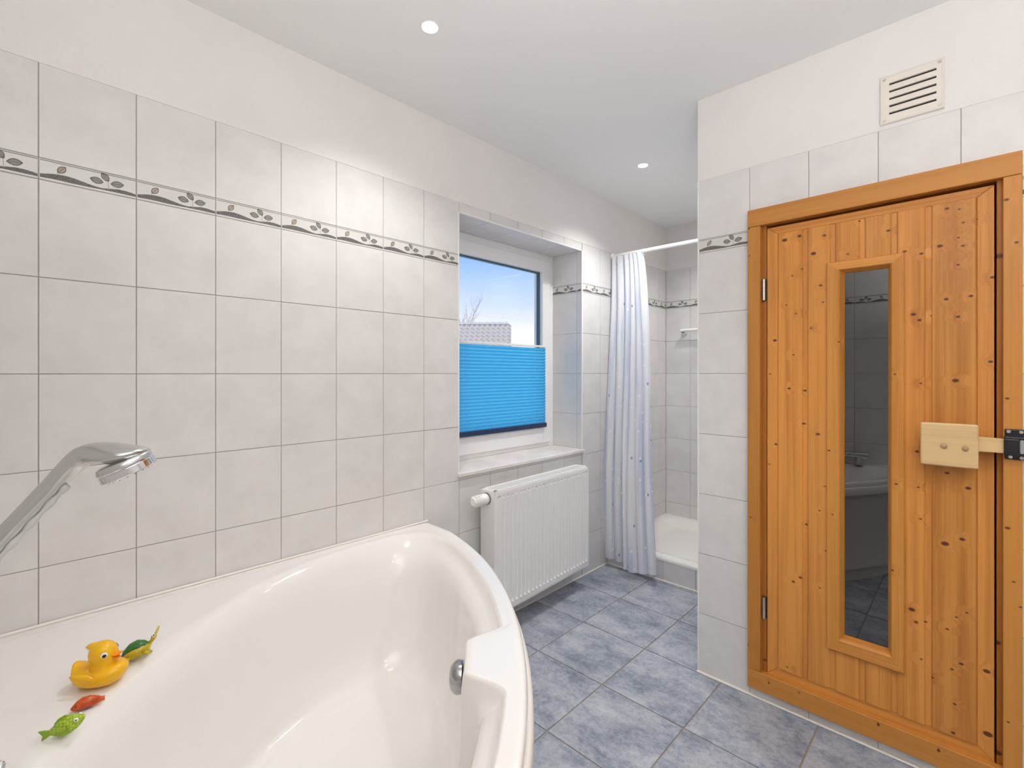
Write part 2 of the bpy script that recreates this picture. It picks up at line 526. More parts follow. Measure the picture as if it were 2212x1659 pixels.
def motif_mesh(u0, u1, flip=False):
    """printed vine for one border tile, cut to u0..u1 (metres within the 0.2 tile)"""
    k = ('motif', round(u0, 3), round(u1, 3))
    if k in tile_cache: return tile_cache[k]
    b = MB()
    Wd, Hh = 0.1999, 0.0562
    def flat(poly, z, mi):
        b.mi = mi
        b._f([b.bm.verts.new((p[0], p[1], z)) for p in poly])
    z0 = TD + 0.0002
    flat([(0.002, .0495), (Wd - .002, .0495), (Wd - .002, .0515), (0.002, .0515)], z0, 3)
    top = [(0.01, .25), (.08, .31), (.16, .37), (.25, .385), (.34, .35), (.43, .28), (.53, .20), (.62, .17), (.70, .22), (.79, .28), (.87, .28), (.94, .25), (.99, .21)]
    bot = [(.99, .09), (.90, .09), (.80, .10), (.70, .10), (.60, .10), (.52, .09), (.43, .09), (.34, .09), (.25, .10), (.16, .11), (.08, .10), (.01, .09)]
    bb = bot[::-1]
    def at(lst, s):
        for (a, y0), (c, y1) in zip(lst, lst[1:]):
            if a <= s <= c: return y0 + (y1 - y0) * (s - a) / (c - a)
        return lst[-1][1] if s > lst[-1][0] else lst[0][1]
    xs = [0.01 + 0.98 * i / 24 for i in range(25)]
    b.mi = 0
    for a, c in zip(xs, xs[1:]):
        b._f([b.bm.verts.new(p) for p in ((a * Wd, at(bb, a) * Hh, z0), (c * Wd, at(bb, c) * Hh, z0), (c * Wd, at(top, c) * Hh, z0), (a * Wd, at(top, a) * Hh, z0))])
    lv = [(.215, .62, .026, .0165, radians(52), 2), (.565, .50, .030, .0185, radians(170), 1), (.655, .745, .027, .017, radians(125), 1), (.785, .51, .031, .0185, radians(10), 1)]
    for s, h, ln, wd, an, mi in lv:
        flat(leafpoly(s * Wd, h * Hh, ln, wd, an), z0, 0)
        flat(leafpoly(s * Wd, h * Hh, ln, wd, an, .76), z0 + .0002, mi)
        c, d = cos(an) * ln * .4, sin(an) * ln * .4
        nx, ny = -sin(an) * .0006, cos(an) * .0006
        X, Y = s * Wd, h * Hh
        flat([(X - c - nx, Y - d - ny), (X + c - nx, Y + d - ny), (X + c + nx, Y + d + ny), (X - c + nx, Y - d + ny)], z0 + .0004, 0)
    for (a, c), (d, e) in (((.69, .16), (.685, .52)), ((.165, .33), (.18, .45))):
        flat([(a * Wd - .0008, c * Hh), (a * Wd + .0008, c * Hh), (d * Wd + .0008, e * Hh), (d * Wd - .0008, e * Hh)], z0 + .0001, 2)
    for cut, nn in ((u0, -1), (u1, 1)):
        if 0.001 < cut < Wd - 0.001:
            g = b.bm.verts[:] + b.bm.edges[:] + b.bm.faces[:]
            bmesh.ops.bisect_plane(b.bm, geom=g, plane_co=(cut, 0, 0), plane_no=(nn, 0, 0), clear_outer=True)
    bmesh.ops.translate(b.bm, verts=b.bm.verts, vec=(-u0, 0, 0))
    for f in b.bm.faces:
        f.normal_update()
        if f.normal.z < 0: f.normal_flip()
    me = b.mesh('vine_print', [M_vine, M_leaf, M_leaf2, M_line], fix=False)
    tile_cache[k] = me
    return me

def tiles(parent, org, U, V, Nn, us, vs, opening=None, border=None, phase=0.0, mt=None, g=G, th=TD, name='tile', skip=None):
    """us, vs joint positions along U and V; org = point on the grout plane"""
    F = frame(org, U, V, Nn)
    for i in range(len(us) - 1):
        for j in range(len(vs) - 1):
            a, c, d, e = us[i] + g / 2, us[i + 1] - g / 2, vs[j] + g / 2, vs[j + 1] - g / 2
            if c - a < 0.004 or e - d < 0.004: continue
            poly = [(a, d), (c, d), (c, e), (a, e)]
            if skip and skip((a + c) / 2, (d + e) / 2): continue
            if opening:
                A, C, D, E2 = opening
                if a < C and c > A and d < E2 and e > D:
                    fu = A <= a and C >= c
                    fv = D <= d and E2 >= e
                    if fu and fv: continue
                    if fu:
                        if d < D: e = D
                        else: d = E2
                        poly = [(a, d), (c, d), (c, e), (a, e)]
                    elif fv:
                        if a < A: c = A
                        else: a = C
                        poly = [(a, d), (c, d), (c, e), (a, e)]
                    else:
                        left, low = a < A, d < D
                        if left and low: poly = [(a, d), (c, d), (c, D), (A, D), (A, e), (a, e)]
                        elif left: poly = [(a, d), (A, d), (A, E2), (c, E2), (c, e), (a, e)]
                        elif low: poly = [(a, d), (c, d), (c, e), (C, e), (C, D), (a, D)]
                        else: poly = [(C, d), (c, d), (c, e), (a, e), (a, E2), (C, E2)]
            if len(poly) == 4 and (poly[1][0] - poly[0][0] < .004 or poly[2][1] - poly[1][1] < .004): continue
            ox, oy = poly[0]
            isb = border is not None and j == border
            me = tile_mesh([(p[0] - ox, p[1] - oy) for p in poly], th, M_bd if isb else (mt or M_tile), 'b' if isb else (mt.name if mt else 't'))
            t = bpy.data.objects.new('border_tile' if isb else name, me)
            link(t)
            t.parent = parent
            t.matrix_local = F @ Matrix.Translation((ox, oy, 0))
            if isb:
                w = c - a
                full = w > 0.19
                s0 = 0.0 if (i > 0 or full or phase == 0) else 0.1999 - w
                pm = bpy.data.objects.new('vine_print', motif_mesh(s0 if not full else 0.0, min(s0 + w, 0.1999) if not full else 0.1999))
                link(pm)
                pm.parent = t
                pm.matrix_local = Matrix.Translation((-0.0005 if full else 0, 0, 0))

def joints(a, b, first, pitch=0.1999):
    k = [a]
    x = first
    while x < b - 0.003:
        if x > a + 0.003: k.append(x)
        x += pitch
    k.append(b)
    return k

# ---- left wall (with the window recess) -------------------------------------
XG = XW - TD
wl = thing('wall_left', 'long white tiled wall on the left with a leaf border and the window recess', 'wall', kind='structure')
b = MB()
XO = -2.06
b.box(XO, XG, YN - .1, Y1 - .001, -0.1, TOP); b.box(XO, XG, Y2 + .001, YB + .1, -0.1, TOP)
b.box(XO, XG, Y1, Y2, -0.1, ZS - .02); b.box(XO, XG, Y1, Y2, ZT, TOP)
b.build('grout_bed', M_grout, wl)
MB().box(XO, XW + .0012, YN - .1, YB + .1, TOP - .0012, H + .01).build('plaster', M_plaster, wl)
usA = joints(YN, Y2, 0.0368 - 0.1999 * 1)
tiles(wl, (XG, 0, 0), (0, 1, 0), (0, 0, 1), (1, 0, 0), usA, ZR, opening=(Y1 - .004, Y2 + .05, ZS - .02, ZT), border=7, phase=1)
tiles(wl, (XG, 0, 0), (0, 1, 0), (0, 0, 1), (1, 0, 0), joints(Y2 + .004, YB, Y2 + .2), ZR, border=7)
# recess: jambs and soffit
def jamb_rows(): return [z for z in ZR if z > ZS + .02 and z < ZT - .02]
jz = [ZS] + jamb_rows() + [ZT]
jb = jz.index(1.7505)
MB().box(XO, XG, Y2 + .0016, Y2 + .01, ZS - .02, ZT + .01).build('grout_bed', M_grout, wl)
tiles(wl, (XF - .01, Y2 + TD, 0), (1, 0, 0), (0, 0, 1), (0, -1, 0), [0, .2, XW - XF + .004], jz, border=jb)
tiles(wl, (XW, Y1 - TD, 0), (-1, 0, 0), (0, 0, 1), (0, 1, 0), [.004, .2, XW - XF + .01], jz, border=jb)
tiles(wl, (XF, 0, ZT + .0), (0, 1, 0), (1, 0, 0), (0, 0, -1), joints(Y1, Y2, Y1 + .2), [0, XW - XF - .003])
# white edge profiles of the recess
MB().box(XW - .006, XW + .0012, Y1 - .006, Y1 + .001, ZS, ZT).build('edge_profile', M_trim, wl, bevel=.0015)
MB().box(XW - .006, XW + .0012, Y2 - .002, Y2 + .006, ZS, ZT).build('edge_profile', M_trim, wl, bevel=.0015)
MB().box(XW - .006, XW + .0012, Y1, Y2, ZT - .002, ZT + .005).build('edge_profile', M_trim, wl, bevel=.0015)
MB().tube([(XW + .003, 1.27, .003), (XW + .003, 2.69, .003)], .005, 8).build('silicone_joint', M_sil, floor, smooth=60)

# ---- shower back wall --------------------------------------------------------
wb = thing('wall_back', 'shaded tiled end wall inside the shower', 'wall', kind='structure')
MB().box(XW - .1, XS, YB + TD, YB + .12, -.1, TOP).build('grout_bed', M_grout, wb)
MB().box(XW - .1, XS, YB - .0012, YB + .12, TOP - .0012, H + .01).build('plaster', M_plaster, wb)
tiles(wb, (0, YB + TD, 0), (1, 0, 0), (0, 0, 1), (0, -1, 0), joints(XW, XE, XW + .194), ZR, border=7)

# ---- right wall (with the sauna door) ---------------------------------------
OP = (-0.602, 0.078, 0.066, 1.852)
wr = thing('wall_right', 'white tiled wall on the right holding the sauna door', 'wall', kind='structure')
b = MB()
yg = YR + TD
b.box(XE + .002, OP[0], yg, yg + .07, -.1, TOP); b.box(OP[1], XS, yg, yg + .07, -.1, TOP)
b.box(OP[0], OP[1], yg, yg + .07, -.1, OP[2]); b.box(OP[0], OP[1], yg, yg + .07, OP[3], TOP)
b.box(XE + TD, XE + .08, yg + .07, YB, -.1, TOP)
b.build('grout_bed', M_grout, wr)
b = MB()
b.box(XE + .001, XS, YR - .0012, yg + .07, TOP - .0012, H + .01)
b.box(XE + .001, XE + .08, yg + .07, YB, TOP - .0012, H + .01)
b.build('plaster', M_plaster, wr)
tiles(wr, (0, yg, 0), (1, 0, 0), (0, 0, 1), (0, -1, 0), joints(XE + .005, XS, -0.625), ZR, opening=OP, border=7, phase=0)
tiles(wr, (XE + TD, YB, 0), (0, -1, 0), (0, 0, 1), (-1, 0, 0), joints(0, YB - YR - .005, .15), ZR, border=7)
MB().box(XE - .001, XE + .006, YR - .0015, YR + .006, 0, TOP).build('edge_profile', M_trim, wr, bevel=.002)
MB().tube([(XE, YR - .003, .002), (XS, YR - .003, .002)], .006, 8).build('silicone_joint', M_sil, floor, smooth=60)

# ---- near wall and side wall (seen only in the door glass) -------------------
wn = thing('wall_front', 'white tiled wall behind the tub seen reflected in the sauna door glass', 'wall', kind='structure')
MB().box(XW - .1, XS + .1, YN - .12, YN - TD, -.1, TOP).build('grout_bed', M_grout, wn)
MB().box(XW - .1, XS + .1, YN - .12, YN + .0012, TOP - .0012, H + .01).build('plaster', M_plaster, wn)
tiles(wn, (XS, YN - TD, 0), (-1, 0, 0), (0, 0, 1), (0, 1, 0), joints(0, XS - XW, .12), ZR, border=7)
ws_ = thing('wall_side', 'plain plastered side wall outside the picture', 'wall', kind='structure')
MB().box(XS, XS + .12, YN - .1, YR + .1, -.1, H + .01).build('plaster', M_plaster, ws_)

# ---- floor tiles -------------------------------------------------------------
fx = joints(XW, XS, -1.408, .338)
fy = joints(YN, 2.694, -0.098, .3455)
tiles(floor, (0, 0, -0.003), (1, 0, 0), (0, 1, 0), (0, 0, 1), fx, fy, mt=M_ftile, g=.0055, th=.003,
      skip=lambda x, y: (x > XE and y > YR + .05))

# ------------------------------------------------------------------ window
win = thing('window_1', 'white framed window in the tiled recess above the radiator', 'window', (XF, (Y1 + Y2) / 2, ZS), kind='structure')
def ring4(b, y0, y1, z0, z1, w, x0, x1, wb_=None):
    wb_ = wb_ or w
    b.box(x0, x1, y0, y0 + w, z0, z1); b.box(x0, x1, y1 - w, y1, z0, z1)
    b.box(x0, x1, y0 + w, y1 - w, z1 - w, z1); b.box(x0, x1, y0 + w, y1 - w, z0, z0 + wb_)
b = MB(); ring4(b, Y1, Y2, ZS, ZT, .05, XF - .07, XF, .034); b.build('window_frame', M_pvc, win, bevel=.003)
b = MB(); ring4(b, Y1 + .042, Y2 - .042, ZS + .027, ZT - .042, .075, XF - .062, XF + .014, .10); b.build('sash', M_pvc, win, bevel=.005, seg=3)
gy0, gy1, gz0, gz1 = Y1 + .117, Y2 - .117, ZS + .127, ZT - .117
b = MB(); ring4(b, gy0 - .002, gy1 + .002, gz0 - .002, gz1 + .002, .009, XF - .034, XF - .012); b.build('gasket', M_rubber, win)
MB().box(XF - .032, XF - .028, gy0, gy1, gz0, gz1).build('window_pane', M_glass, win)
MB().box(XF - .012, XW + .016, Y1 - .012, Y2 + .012, ZS - .022, ZS).build('window_sill', M_sill, win, bevel=.006, seg=3)

# ---- pleated blind
bl = thing('pleated_blind', 'bright blue pleated blind covering the lower half of the window', 'blind', (XF + .012, 1.93, .92))
BY0, BY1, BZ0, BZ1 = Y1 + .105, Y2 - .102, .925, 1.415
m = bpy.data.materials.new('blue_pleated_fabric'); m.use_nodes = True
n = m.node_tree.nodes; n.clear()
o_ = n.new('ShaderNodeOutputMaterial'); d_ = n.new('ShaderNodeBsdfDiffuse'); t_ = n.new('ShaderNodeBsdfTranslucent'); x_ = n.new('ShaderNodeMixShader')
d_.inputs[0].default_value = (0.14, 0.58, 0.85, 1); t_.inputs[0].default_value = (0.15, 0.66, 0.88, 1); x_.inputs[0].default_value = .62
m.node_tree.links.new(d_.outputs[0], x_.inputs[1]); m.node_tree.links.new(t_.outputs[0], x_.inputs[2]); m.node_tree.links.new(x_.outputs[0], o_.inputs[0])
M_blind = m
npl = 25
P = []
for k in range(2 * npl + 1):
    z = BZ0 + .012 + (BZ1 - BZ0 - .02) * k / (2 * npl)
    x = XF + .016 + (.010 if k % 2 else 0.0)
    P.append([(x, BY0 + (BY1 - BY0) * j / 6, z) for j in range(7)])
MB().grid(P).build('pleated_fabric', M_blind, bl)
MB().box(XF + .013, XF + .030, BY0 - .002, BY1 + .002, BZ1 - .004, BZ1 + .008).build('top_rail', M_pvc, bl, bevel=.002)
MB().box(XF + .013, XF + .032, BY0 - .002, BY1 + .002, BZ0 - .012, BZ0 + .014).build('bottom_rail', mat('navy_rail', (0.015, 0.03, 0.09), .35), bl, bevel=.002)
for yy in (BY0 + .10, BY1 - .10):
    MB().tube([(XF + .020, yy, BZ0), (XF + .020, yy, BZ1)], .0007, 6).build('cord', M_pvc, bl)

# ------------------------------------------------------------------ outdoors
gnd = thing('ground', 'flat unseen ground outside, made pale to bounce daylight indoors', 'ground', kind='structure')
MB().box(-150, -2.2, -60, 150, -2.9, -2.8).build('bounce_ground', mat('pale_bounce', (0.60, 0.585, 0.56), .9), gnd)  # unseen ground, given a pale colour to bounce light into the window recess
Rv = Vector((cos(YAW), sin(YAW), 0)); Fv = Vector((-sin(YAW), cos(YAW), 0))
def RF(X, Z, z): return Rv * X + Fv * Z + Vector((0, 0, z))
hs = thing('neighbour_house', 'grey tiled roof of a neighbouring house seen through the upper window pane', 'house', RF(-5, 27, -2.8))
HX0, HX1, RZ, RH, SL = -11.0, -.05, 28.0, 4.13, 0.70
def roofpt(X, d, up=0.0): return RF(X, RZ - d, RH - SL * d + up)
MB().prism([(HX0 + .4, RZ - 3.9), (HX1 - .4, RZ - 3.9), (HX1 - .4, RZ + 3.9), (HX0 + .4, RZ + 3.9)], -2.8, 1.35,
           frame((0, 0, 0), Rv, Fv, (0, 0, 1))).build('house_wall', mat('house_brick', (.42, .40, .38), .9), hs)
b = MB()
for X in (HX0 + .4, HX1 - .6):
    b.prism([(RZ - 3.9, 1.3), (RZ + 3.9, 1.3), (RZ, RH - .12)], X, X + .2, frame((0, 0, 0), Fv, (0, 0, 1), Rv))
b.build('gable', mat('gable_board', (.62, .62, .62), .8), hs)
b = MB(); nr = 13
for side in (1, -1):
    for r in range(nr):
        d0, d1 = r * .34, (r + 1) * .34 + .04
        P0, P1, P2 = [], [], []
        nc = int((HX1 - HX0) / .06)
        for c in range(nc + 1):
            X = HX0 + (HX1 - HX0) * c / nc
            w = .055 * sin(X / .30 * 2 * pi)
            q0 = roofpt(X, d0, w + .00); q1 = roofpt(X, d1, w + .10); q2 = roofpt(X, d1, w)
            if side < 0:
                for q in (q0, q1, q2):
                    dd = (q - Fv * 0).dot(Fv); q += Fv * (2 * (RZ - dd))
            P0.append(q0); P1.append(q1); P2.append(q2)
        b.grid([P0, P1, P2])
ro = b.build('roof_tiles', mat('grey_roof_tile', (.24, .225, .22), .4), hs, smooth=50)
ro['kind'] = 'stuff'
b = MB()
for k in range(30):
    X = HX0 + .36 * k
    b.tube([RF(X, RZ, RH + .02), RF(X + .30, RZ, RH + .02), RF(X + .34, RZ, RH + .05)], [.10, .11, .12], 10)
rc = b.build('ridge_caps', mat('ridge_cap', (.20, .21, .24), .5), hs, smooth=60); rc['kind'] = 'stuff'
b = MB()
b.rings([[roofpt(HX1 + a, 0, c) for a, c in ((0, -.2), (.06, -.2), (.06, .12), (0, .12))], [roofpt(HX1 + a, 4.4, c) for a, c in ((0, -.2), (.06, -.2), (.06, .12), (0, .12))]])
b.build('verge_board', mat('verge', (.40, .41, .41), .6), hs)
# a bare tree beside the roof
tr = thing('bare_tree', 'bare twiggy tree rising behind the grey roof at the window edge', 'tree', RF(-4.3, 33, -2.8))
b = MB(); rnd = random.Random(3)
def branch(p, d, ln, r, lev):
    pts = [p]; q = p.copy(); dd = d.copy()
    for k in range(4):
        dd = (dd + Vector((rnd.uniform(-.18, .18), rnd.uniform(-.18, .18), rnd.uniform(-.02, .12)))).normalized()
        q = q + dd * ln / 4; pts.append(q.copy())
    b.tube(pts, [r, r * .85, r * .7, r * .55, r * .4], 6)
    if lev < 4:
        for k in range(4 if lev else 7):
            s = rnd.choice(pts[2:])
            branch(s.copy(), (dd + Vector((rnd.uniform(-1, 1), rnd.uniform(-1, 1), rnd.uniform(0, .7))) * .8).normalized(), ln * .58, r * .45, lev + 1)
branch(RF(-4.3, 33, -2.8), Vector((0, 0, 1)), 5.2, .13, 0)
b.build('trunk_and_twigs', mat('bark', (.16, .13, .11), .9), tr, smooth=60)

# ------------------------------------------------------------------ sauna door
M_f = lambda *a: frame(*a)
dr = thing('door_1', 'knotty pine sauna door with a tall narrow glass pane and wooden frame', 'door', (-.26, YR, .043), kind='structure')
def wbox(name, x0, x1, y0, y1, z0, z1, m, bev=.0025, parent=dr):
    return MB().box(x0, x1, y0, y1, z0, z1).build(name, m, parent, bevel=bev)
yf0, yf1 = 1.957, 1.985
wbox('frame_board', -.626, .101, yf0, yf1, 1.811, 1.877, M_frmH)
wbox('frame_board', -.626, .101, yf0, yf1, .043, .112, M_frmH)
wbox('frame_board', -.626, -.581, yf0, yf1, .1125, 1.8105, M_frmV)
wbox('frame_board', .0625, .101, yf0, yf1, .1125, 1.8105, M_frmV)
# rebate behind the architrave
wbox('jamb_board', -.600, -.566, yf1, 2.055, .066, 1.852, M_jamb)
wbox('jamb_board', .050, .078, yf1, 2.055, .066, 1.852, M_jamb)
wbox('jamb_board', -.566, .050, yf1, 2.055, .066, .100, M_frmH)
wbox('jamb_board', -.566, .050, yf1, 2.055, 1.812, 1.852, M_frmH)
wbox('jamb_board', -.575, -.5655, 1.990, 2.02, .1, 1.812, M_jamb)
# leaf: outer trim
yl = 1.984
def mitre(name, pts, y0, y1, m, bev=.002, parent=dr, slope=0):
    return MB().prism([(p[0], p[1]) for p in pts], 0, y1 - y0, frame((0, y1, 0), (1, 0, 0), (0, 0, 1), (0, -1, 0))).build(name, m, parent, bevel=bev)
lx0, lx1, lz0, lz1 = -.564, .046, .108, 1.802
px0, px1, pz0, pz1 = -.526, .009, .144, 1.773
mitre('leaf_trim', [(lx0, lz0), (px0, pz0), (px0, pz1), (lx0, lz1)], yl, yl + .03, M_leafV)
mitre('leaf_trim', [(px1, pz0), (lx1, lz0), (lx1, lz1), (px1, pz1)], yl, yl + .03, M_leafV)
mitre('leaf_trim', [(lx0, lz1), (px0, pz1), (px1, pz1), (lx1, lz1)], yl, yl + .03, M_pineH)
mitre('leaf_trim', [(lx0, lz0), (lx1, lz0), (px1, pz0), (px0, pz0)], yl, yl + .03, M_pineH)
bj = [-.526, -.4285, -.3445, -.261, -.1765, -.0925, .009]
GX0, GX1, GZ0, GZ1 = -.320, -.2005, .342, 1.597
yb0 = 1.9785
for i in range(6):
    a, c = bj[i], bj[i + 1]
    spans = [(pz0 + .001, pz1 - .001)] if i not in (2, 3) else [(pz0 + .001, .300), (1.625, pz1 - .001)]
    for z0, z1 in spans:
        b = MB()
        last = i == 5
        g = 0 if last else .014
        # face, quirk and tongue strip
        prof = [(a, yb0 + .024), (a, yb0 + .003), (a + .003, yb0), (c - g - .003, yb0), (c - g, yb0 + .004), (c, yb0 + .005), (c, yb0 + .024)] if not last else \
               [(a, yb0 + .024), (a, yb0 + .003), (a + .003, yb0), (c - .003, yb0), (c, yb0 + .003), (c, yb0 + .024)]
        b.rings([[Vector((p[0], p[1], z0)) for p in prof], [Vector((p[0], p[1], z1)) for p in prof]])
        b.build('board', M_boards[i], dr)
wbox('leaf_core', lx0 + .002, -.345, 2.0025, 2.022, .110, 1.800, M_jamb, 0)
wbox('leaf_core', -.176, lx1 - .002, 2.0025, 2.022, .110, 1.800, M_jamb, 0)
wbox('leaf_core', -.345, -.176, 2.0025, 2.022, .110, .330, M_jamb, 0)
wbox('leaf_core', -.345, -.176, 2.0025, 2.022, 1.61, 1.800, M_jamb, 0)
# window trim: mitred with a bevelled inner face
TX0, TX1, TZ0, TZ1 = -.369, -.157, .286, 1.636
def trim(o0, o1, i1, i0, m):
    # outer edge o0-o1, inner edge i0-i1 ; raised 12mm at ridge 10mm from inner edge, sloping to the glass
    b = MB()
    def pt(p, y): return Vector((p[0], y, p[1]))
    def mix(p, q, t): return (p[0] + (q[0] - p[0]) * t, p[1] + (q[1] - p[1]) * t)
    secs = []
    for o_, i_ in ((o0, i0), (o1, i1)):
        secs.append([pt(o_, yb0 + .004), pt(o_, yb0 - .007), pt(mix(o_, i_, .06), yb0 - .010), pt(mix(o_, i_, .72), yb0 - .010), pt(mix(o_, i_, .80), yb0 - .006), pt(i_, yb0 + .016), pt(i_, yb0 + .026), pt(mix(o_, i_, .5), yb0 + .026)])
    b.rings(secs)
    return b.build('pane_trim', m, dr)
trim((TX0, TZ0), (TX0, TZ1), (GX0, GZ1), (GX0, GZ0), M_pineV)
trim((TX1, TZ0), (TX1, TZ1), (GX1, GZ1), (GX1, GZ0), M_pineV)
trim((TX0, TZ1), (TX1, TZ1), (GX1, GZ1), (GX0, GZ1), M_pineH)
trim((TX0, TZ0), (TX1, TZ0), (GX1, GZ0), (GX0, GZ0), M_pineH)
MB().box(-.345, -.176, 1.9975, 2.0015, .33, 1.61).build('glass_pane', M_dglass, dr)
# hinges
for z in (1.568, .356):
    hg = MB().tube([(-.5735, 1.977, z - .040), (-.5735, 1.977, z + .040)], .0062, 14).build('hinge', M_steel, dr, smooth=40)
    for s in (-1, 1):
        pl = MB().box(-.5735 - .009, -.5735 + .009, 1.983, 1.9865, z - .041 + (0 if s < 0 else .0415), z - .0005 + (0 if s < 0 else .0415)).build('hinge_leaf', M_black, None)
        pl.parent = hg
# handle
hd = MB().box(-.1155, .0125, 1.918, 1.938, .972, 1.101).build('handle', M_pale, dr, bevel=.006, seg=3)
for x, z in ((-.062, 1.033), (-.0155, 1.030)):
    pg = MB().lathe([(.0, .0), (.0082, .0), (.0080, .002), (.0062, .0035), (.0, .0045)], 20, frame((x, 1.9185, z), (1, 0, 0), (0, 0, 1), (0, -1, 0)), cap=False).build('peg', mat('end_grain_peg', (.42, .27, .13), .6), None, smooth=50)
    pg.parent = hd
MB().prism([(-.05, 1.0215), (.066, 1.0235), (.074, 1.028), (.074, 1.057), (.066, 1.0635), (-.05, 1.0665)], 0, .018, frame((0, 1.956, 0), (1, 0, 0), (0, 0, 1), (0, -1, 0))).build('latch_bar', M_pale, dr, bevel=.0015)
for x, z in ((-.03, 1.045), (.0, 1.045)):
    MB().lathe([(.010, 0), (.010, .04)], 16, frame((x, 1.980, z), (1, 0, 0), (0, 0, 1), (0, -1, 0))).build('handle_post', M_pale, dr, smooth=40)
kp = MB().box(.0655, .111, 1.950, 1.957, 1.006, 1.092).build('latch_keeper', M_black, dr, bevel=.003, seg=3)
b = MB()
b.box(.063, .104, 1.930, 1.951, 1.019, 1.029); b.box(.063, .104, 1.930, 1.951, 1.062, 1.072)
b.box(.063, .094, 1.928, 1.934, 1.026, 1.066)
kb = b.build('catch_housing', M_black, None, bevel=.003, seg=2); kb.parent = kp
kr = MB().tube([(.0985, 1.936, 1.024), (.0985, 1.936, 1.068)], .006, 14).build('catch_roller', mat('grey_roller', (.35, .35, .36), .4), None, smooth=40); kr.parent = kp
for x, z in ((.0735, 1.085), (.098, 1.085), (.077, 1.0135), (.099, 1.0125)):
    sc_ = MB().lathe([(.0, .0), (.0048, .0), (.0042, .0016), (.0015, .0016), (.0012, .0004), (.0, .0004)], 14, frame((x, 1.9495, z), (1, 0, 0), (0, 0, 1), (0, -1, 0)), cap=False).build('screw', M_screw, None, smooth=40)
    sc_.parent = kp
# cabin behind the door
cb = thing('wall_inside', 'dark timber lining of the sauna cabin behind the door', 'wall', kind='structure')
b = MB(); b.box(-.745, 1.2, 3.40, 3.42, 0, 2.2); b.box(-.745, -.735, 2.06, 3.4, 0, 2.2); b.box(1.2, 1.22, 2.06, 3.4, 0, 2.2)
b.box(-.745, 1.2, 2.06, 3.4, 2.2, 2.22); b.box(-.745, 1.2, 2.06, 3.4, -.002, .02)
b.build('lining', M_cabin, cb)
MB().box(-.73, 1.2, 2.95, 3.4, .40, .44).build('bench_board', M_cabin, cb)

# ------------------------------------------------------------------ vent grille
vt = thing('vent_grille', 'cream plastic vent grille with five dark slots above the sauna door', 'vent', (-.14, YR, 2.066))
vx0, vx1, vz0, vz1 = -.2185, -.063, 2.066, 2.220
yv0, yv1 = YR - .010, YR - .0012
sx0, sx1 = -.1955, -.0805
zc = [2.191 - .0239 * k for k in range(5)]
sw = .0036
b = MB()
b.box(vx0, sx0, yv0, yv1, vz0, vz1); b.box(sx1, vx1, yv0, yv1, vz0, vz1)
b.box(sx0, sx1, yv0, yv1, zc[0] + sw, vz1); b.box(sx0, sx1, yv0, yv1, vz0, zc[4] - sw)
bmesh.ops.remove_doubles(b.bm, verts=b.bm.verts, dist=1e-5)
b.build('grille_plate', M_vent, vt)
b = MB(); e = .003
ringp = lambda i: [(vx0 + i, vz0 + i), (vx1 - i, vz0 + i), (vx1 - i, vz1 - i), (vx0 + i, vz1 - i)]
b.rings([[Vector((x, y, z)) for x, z in ringp(i)] for i, y in ((-.001, yv1), (-.001, yv0 + .001), (.001, yv0 - .001), (.004, yv0 - .001), (.005, yv0 + .0005))], True, False, False)
b.build('grille_lip', M_vent, vt)
for k in range(4):
    MB().box(sx0, sx1, yv0 + .0004, yv1, zc[k + 1] + sw, zc[k] - sw).build('slat', M_vent, vt)
MB().box(sx0, sx1, yv1 - .001, yv1, zc[4] - sw, zc[0] + sw).build('dark_backing', M_dark, vt)
for x, z in ((-.2085, 2.2095), (-.073, 2.2095), (-.2085, 2.0765), (-.073, 2.0765)):
    MB().lathe([(.0, .0), (.0042, .0), (.0036, .0014), (.0012, .0014), (.001, .0004), (.0, .0004)], 14, frame((x, yv0, z), (1, 0, 0), (0, 0, 1), (0, -1, 0)), cap=False).build('screw', M_screw, vt, smooth=40)

# ------------------------------------------------------------------ ceiling lamps
def lamp(x, y, label, k=1.0):
    t = thing('downlight', label, 'ceiling lamp', (x, y, H), group='recessed ceiling downlights')
    MB().lathe([(.029, 0), (.029, -.002), (.0275, -.003), (.0258, -.002), (.025, .0)], 32, cap=False).build('trim_ring', M_rod, t, smooth=40, local=True)
    MB().lathe([(.0, -.0028), (.018, -.0028), (.0255, -.001)], 32, cap=False).build('lens', M_lens, t, smooth=40, local=True)
    ld = bpy.data.lights.new('lamp_light', 'SPOT')
    ld.energy = LAMP_W * k; ld.color = LAMP_COL; ld.spot_size = radians(128); ld.spot_blend = .9; ld.shadow_soft_size = .03
    lo = bpy.data.objects.new('lamp_light', ld); link(lo); lo.parent = t; lo.location = (0, 0, -.03)
    return t
lamp(-1.285, .942, 'bright recessed ceiling downlight nearest the camera above the tub', 1.1)
lamp(-1.300, 2.38, 'smaller looking recessed downlight further back near the shower', 1.75)
lamp(.05, .942, 'unseen downlight added to brighten the room in front of the sauna door', .7)  # added out of view to brighten the near part of the room
lamp(-1.14, 3.12, 'unseen downlight added to brighten the shower, hidden behind the right wall', 1.05)  # added lamp, hidden from the camera, that lightens the shower
lamp(.95, .942, 'unseen downlight added for brightness at the far side of the room', .7)  # another added lamp out of view, lifting the overall brightness

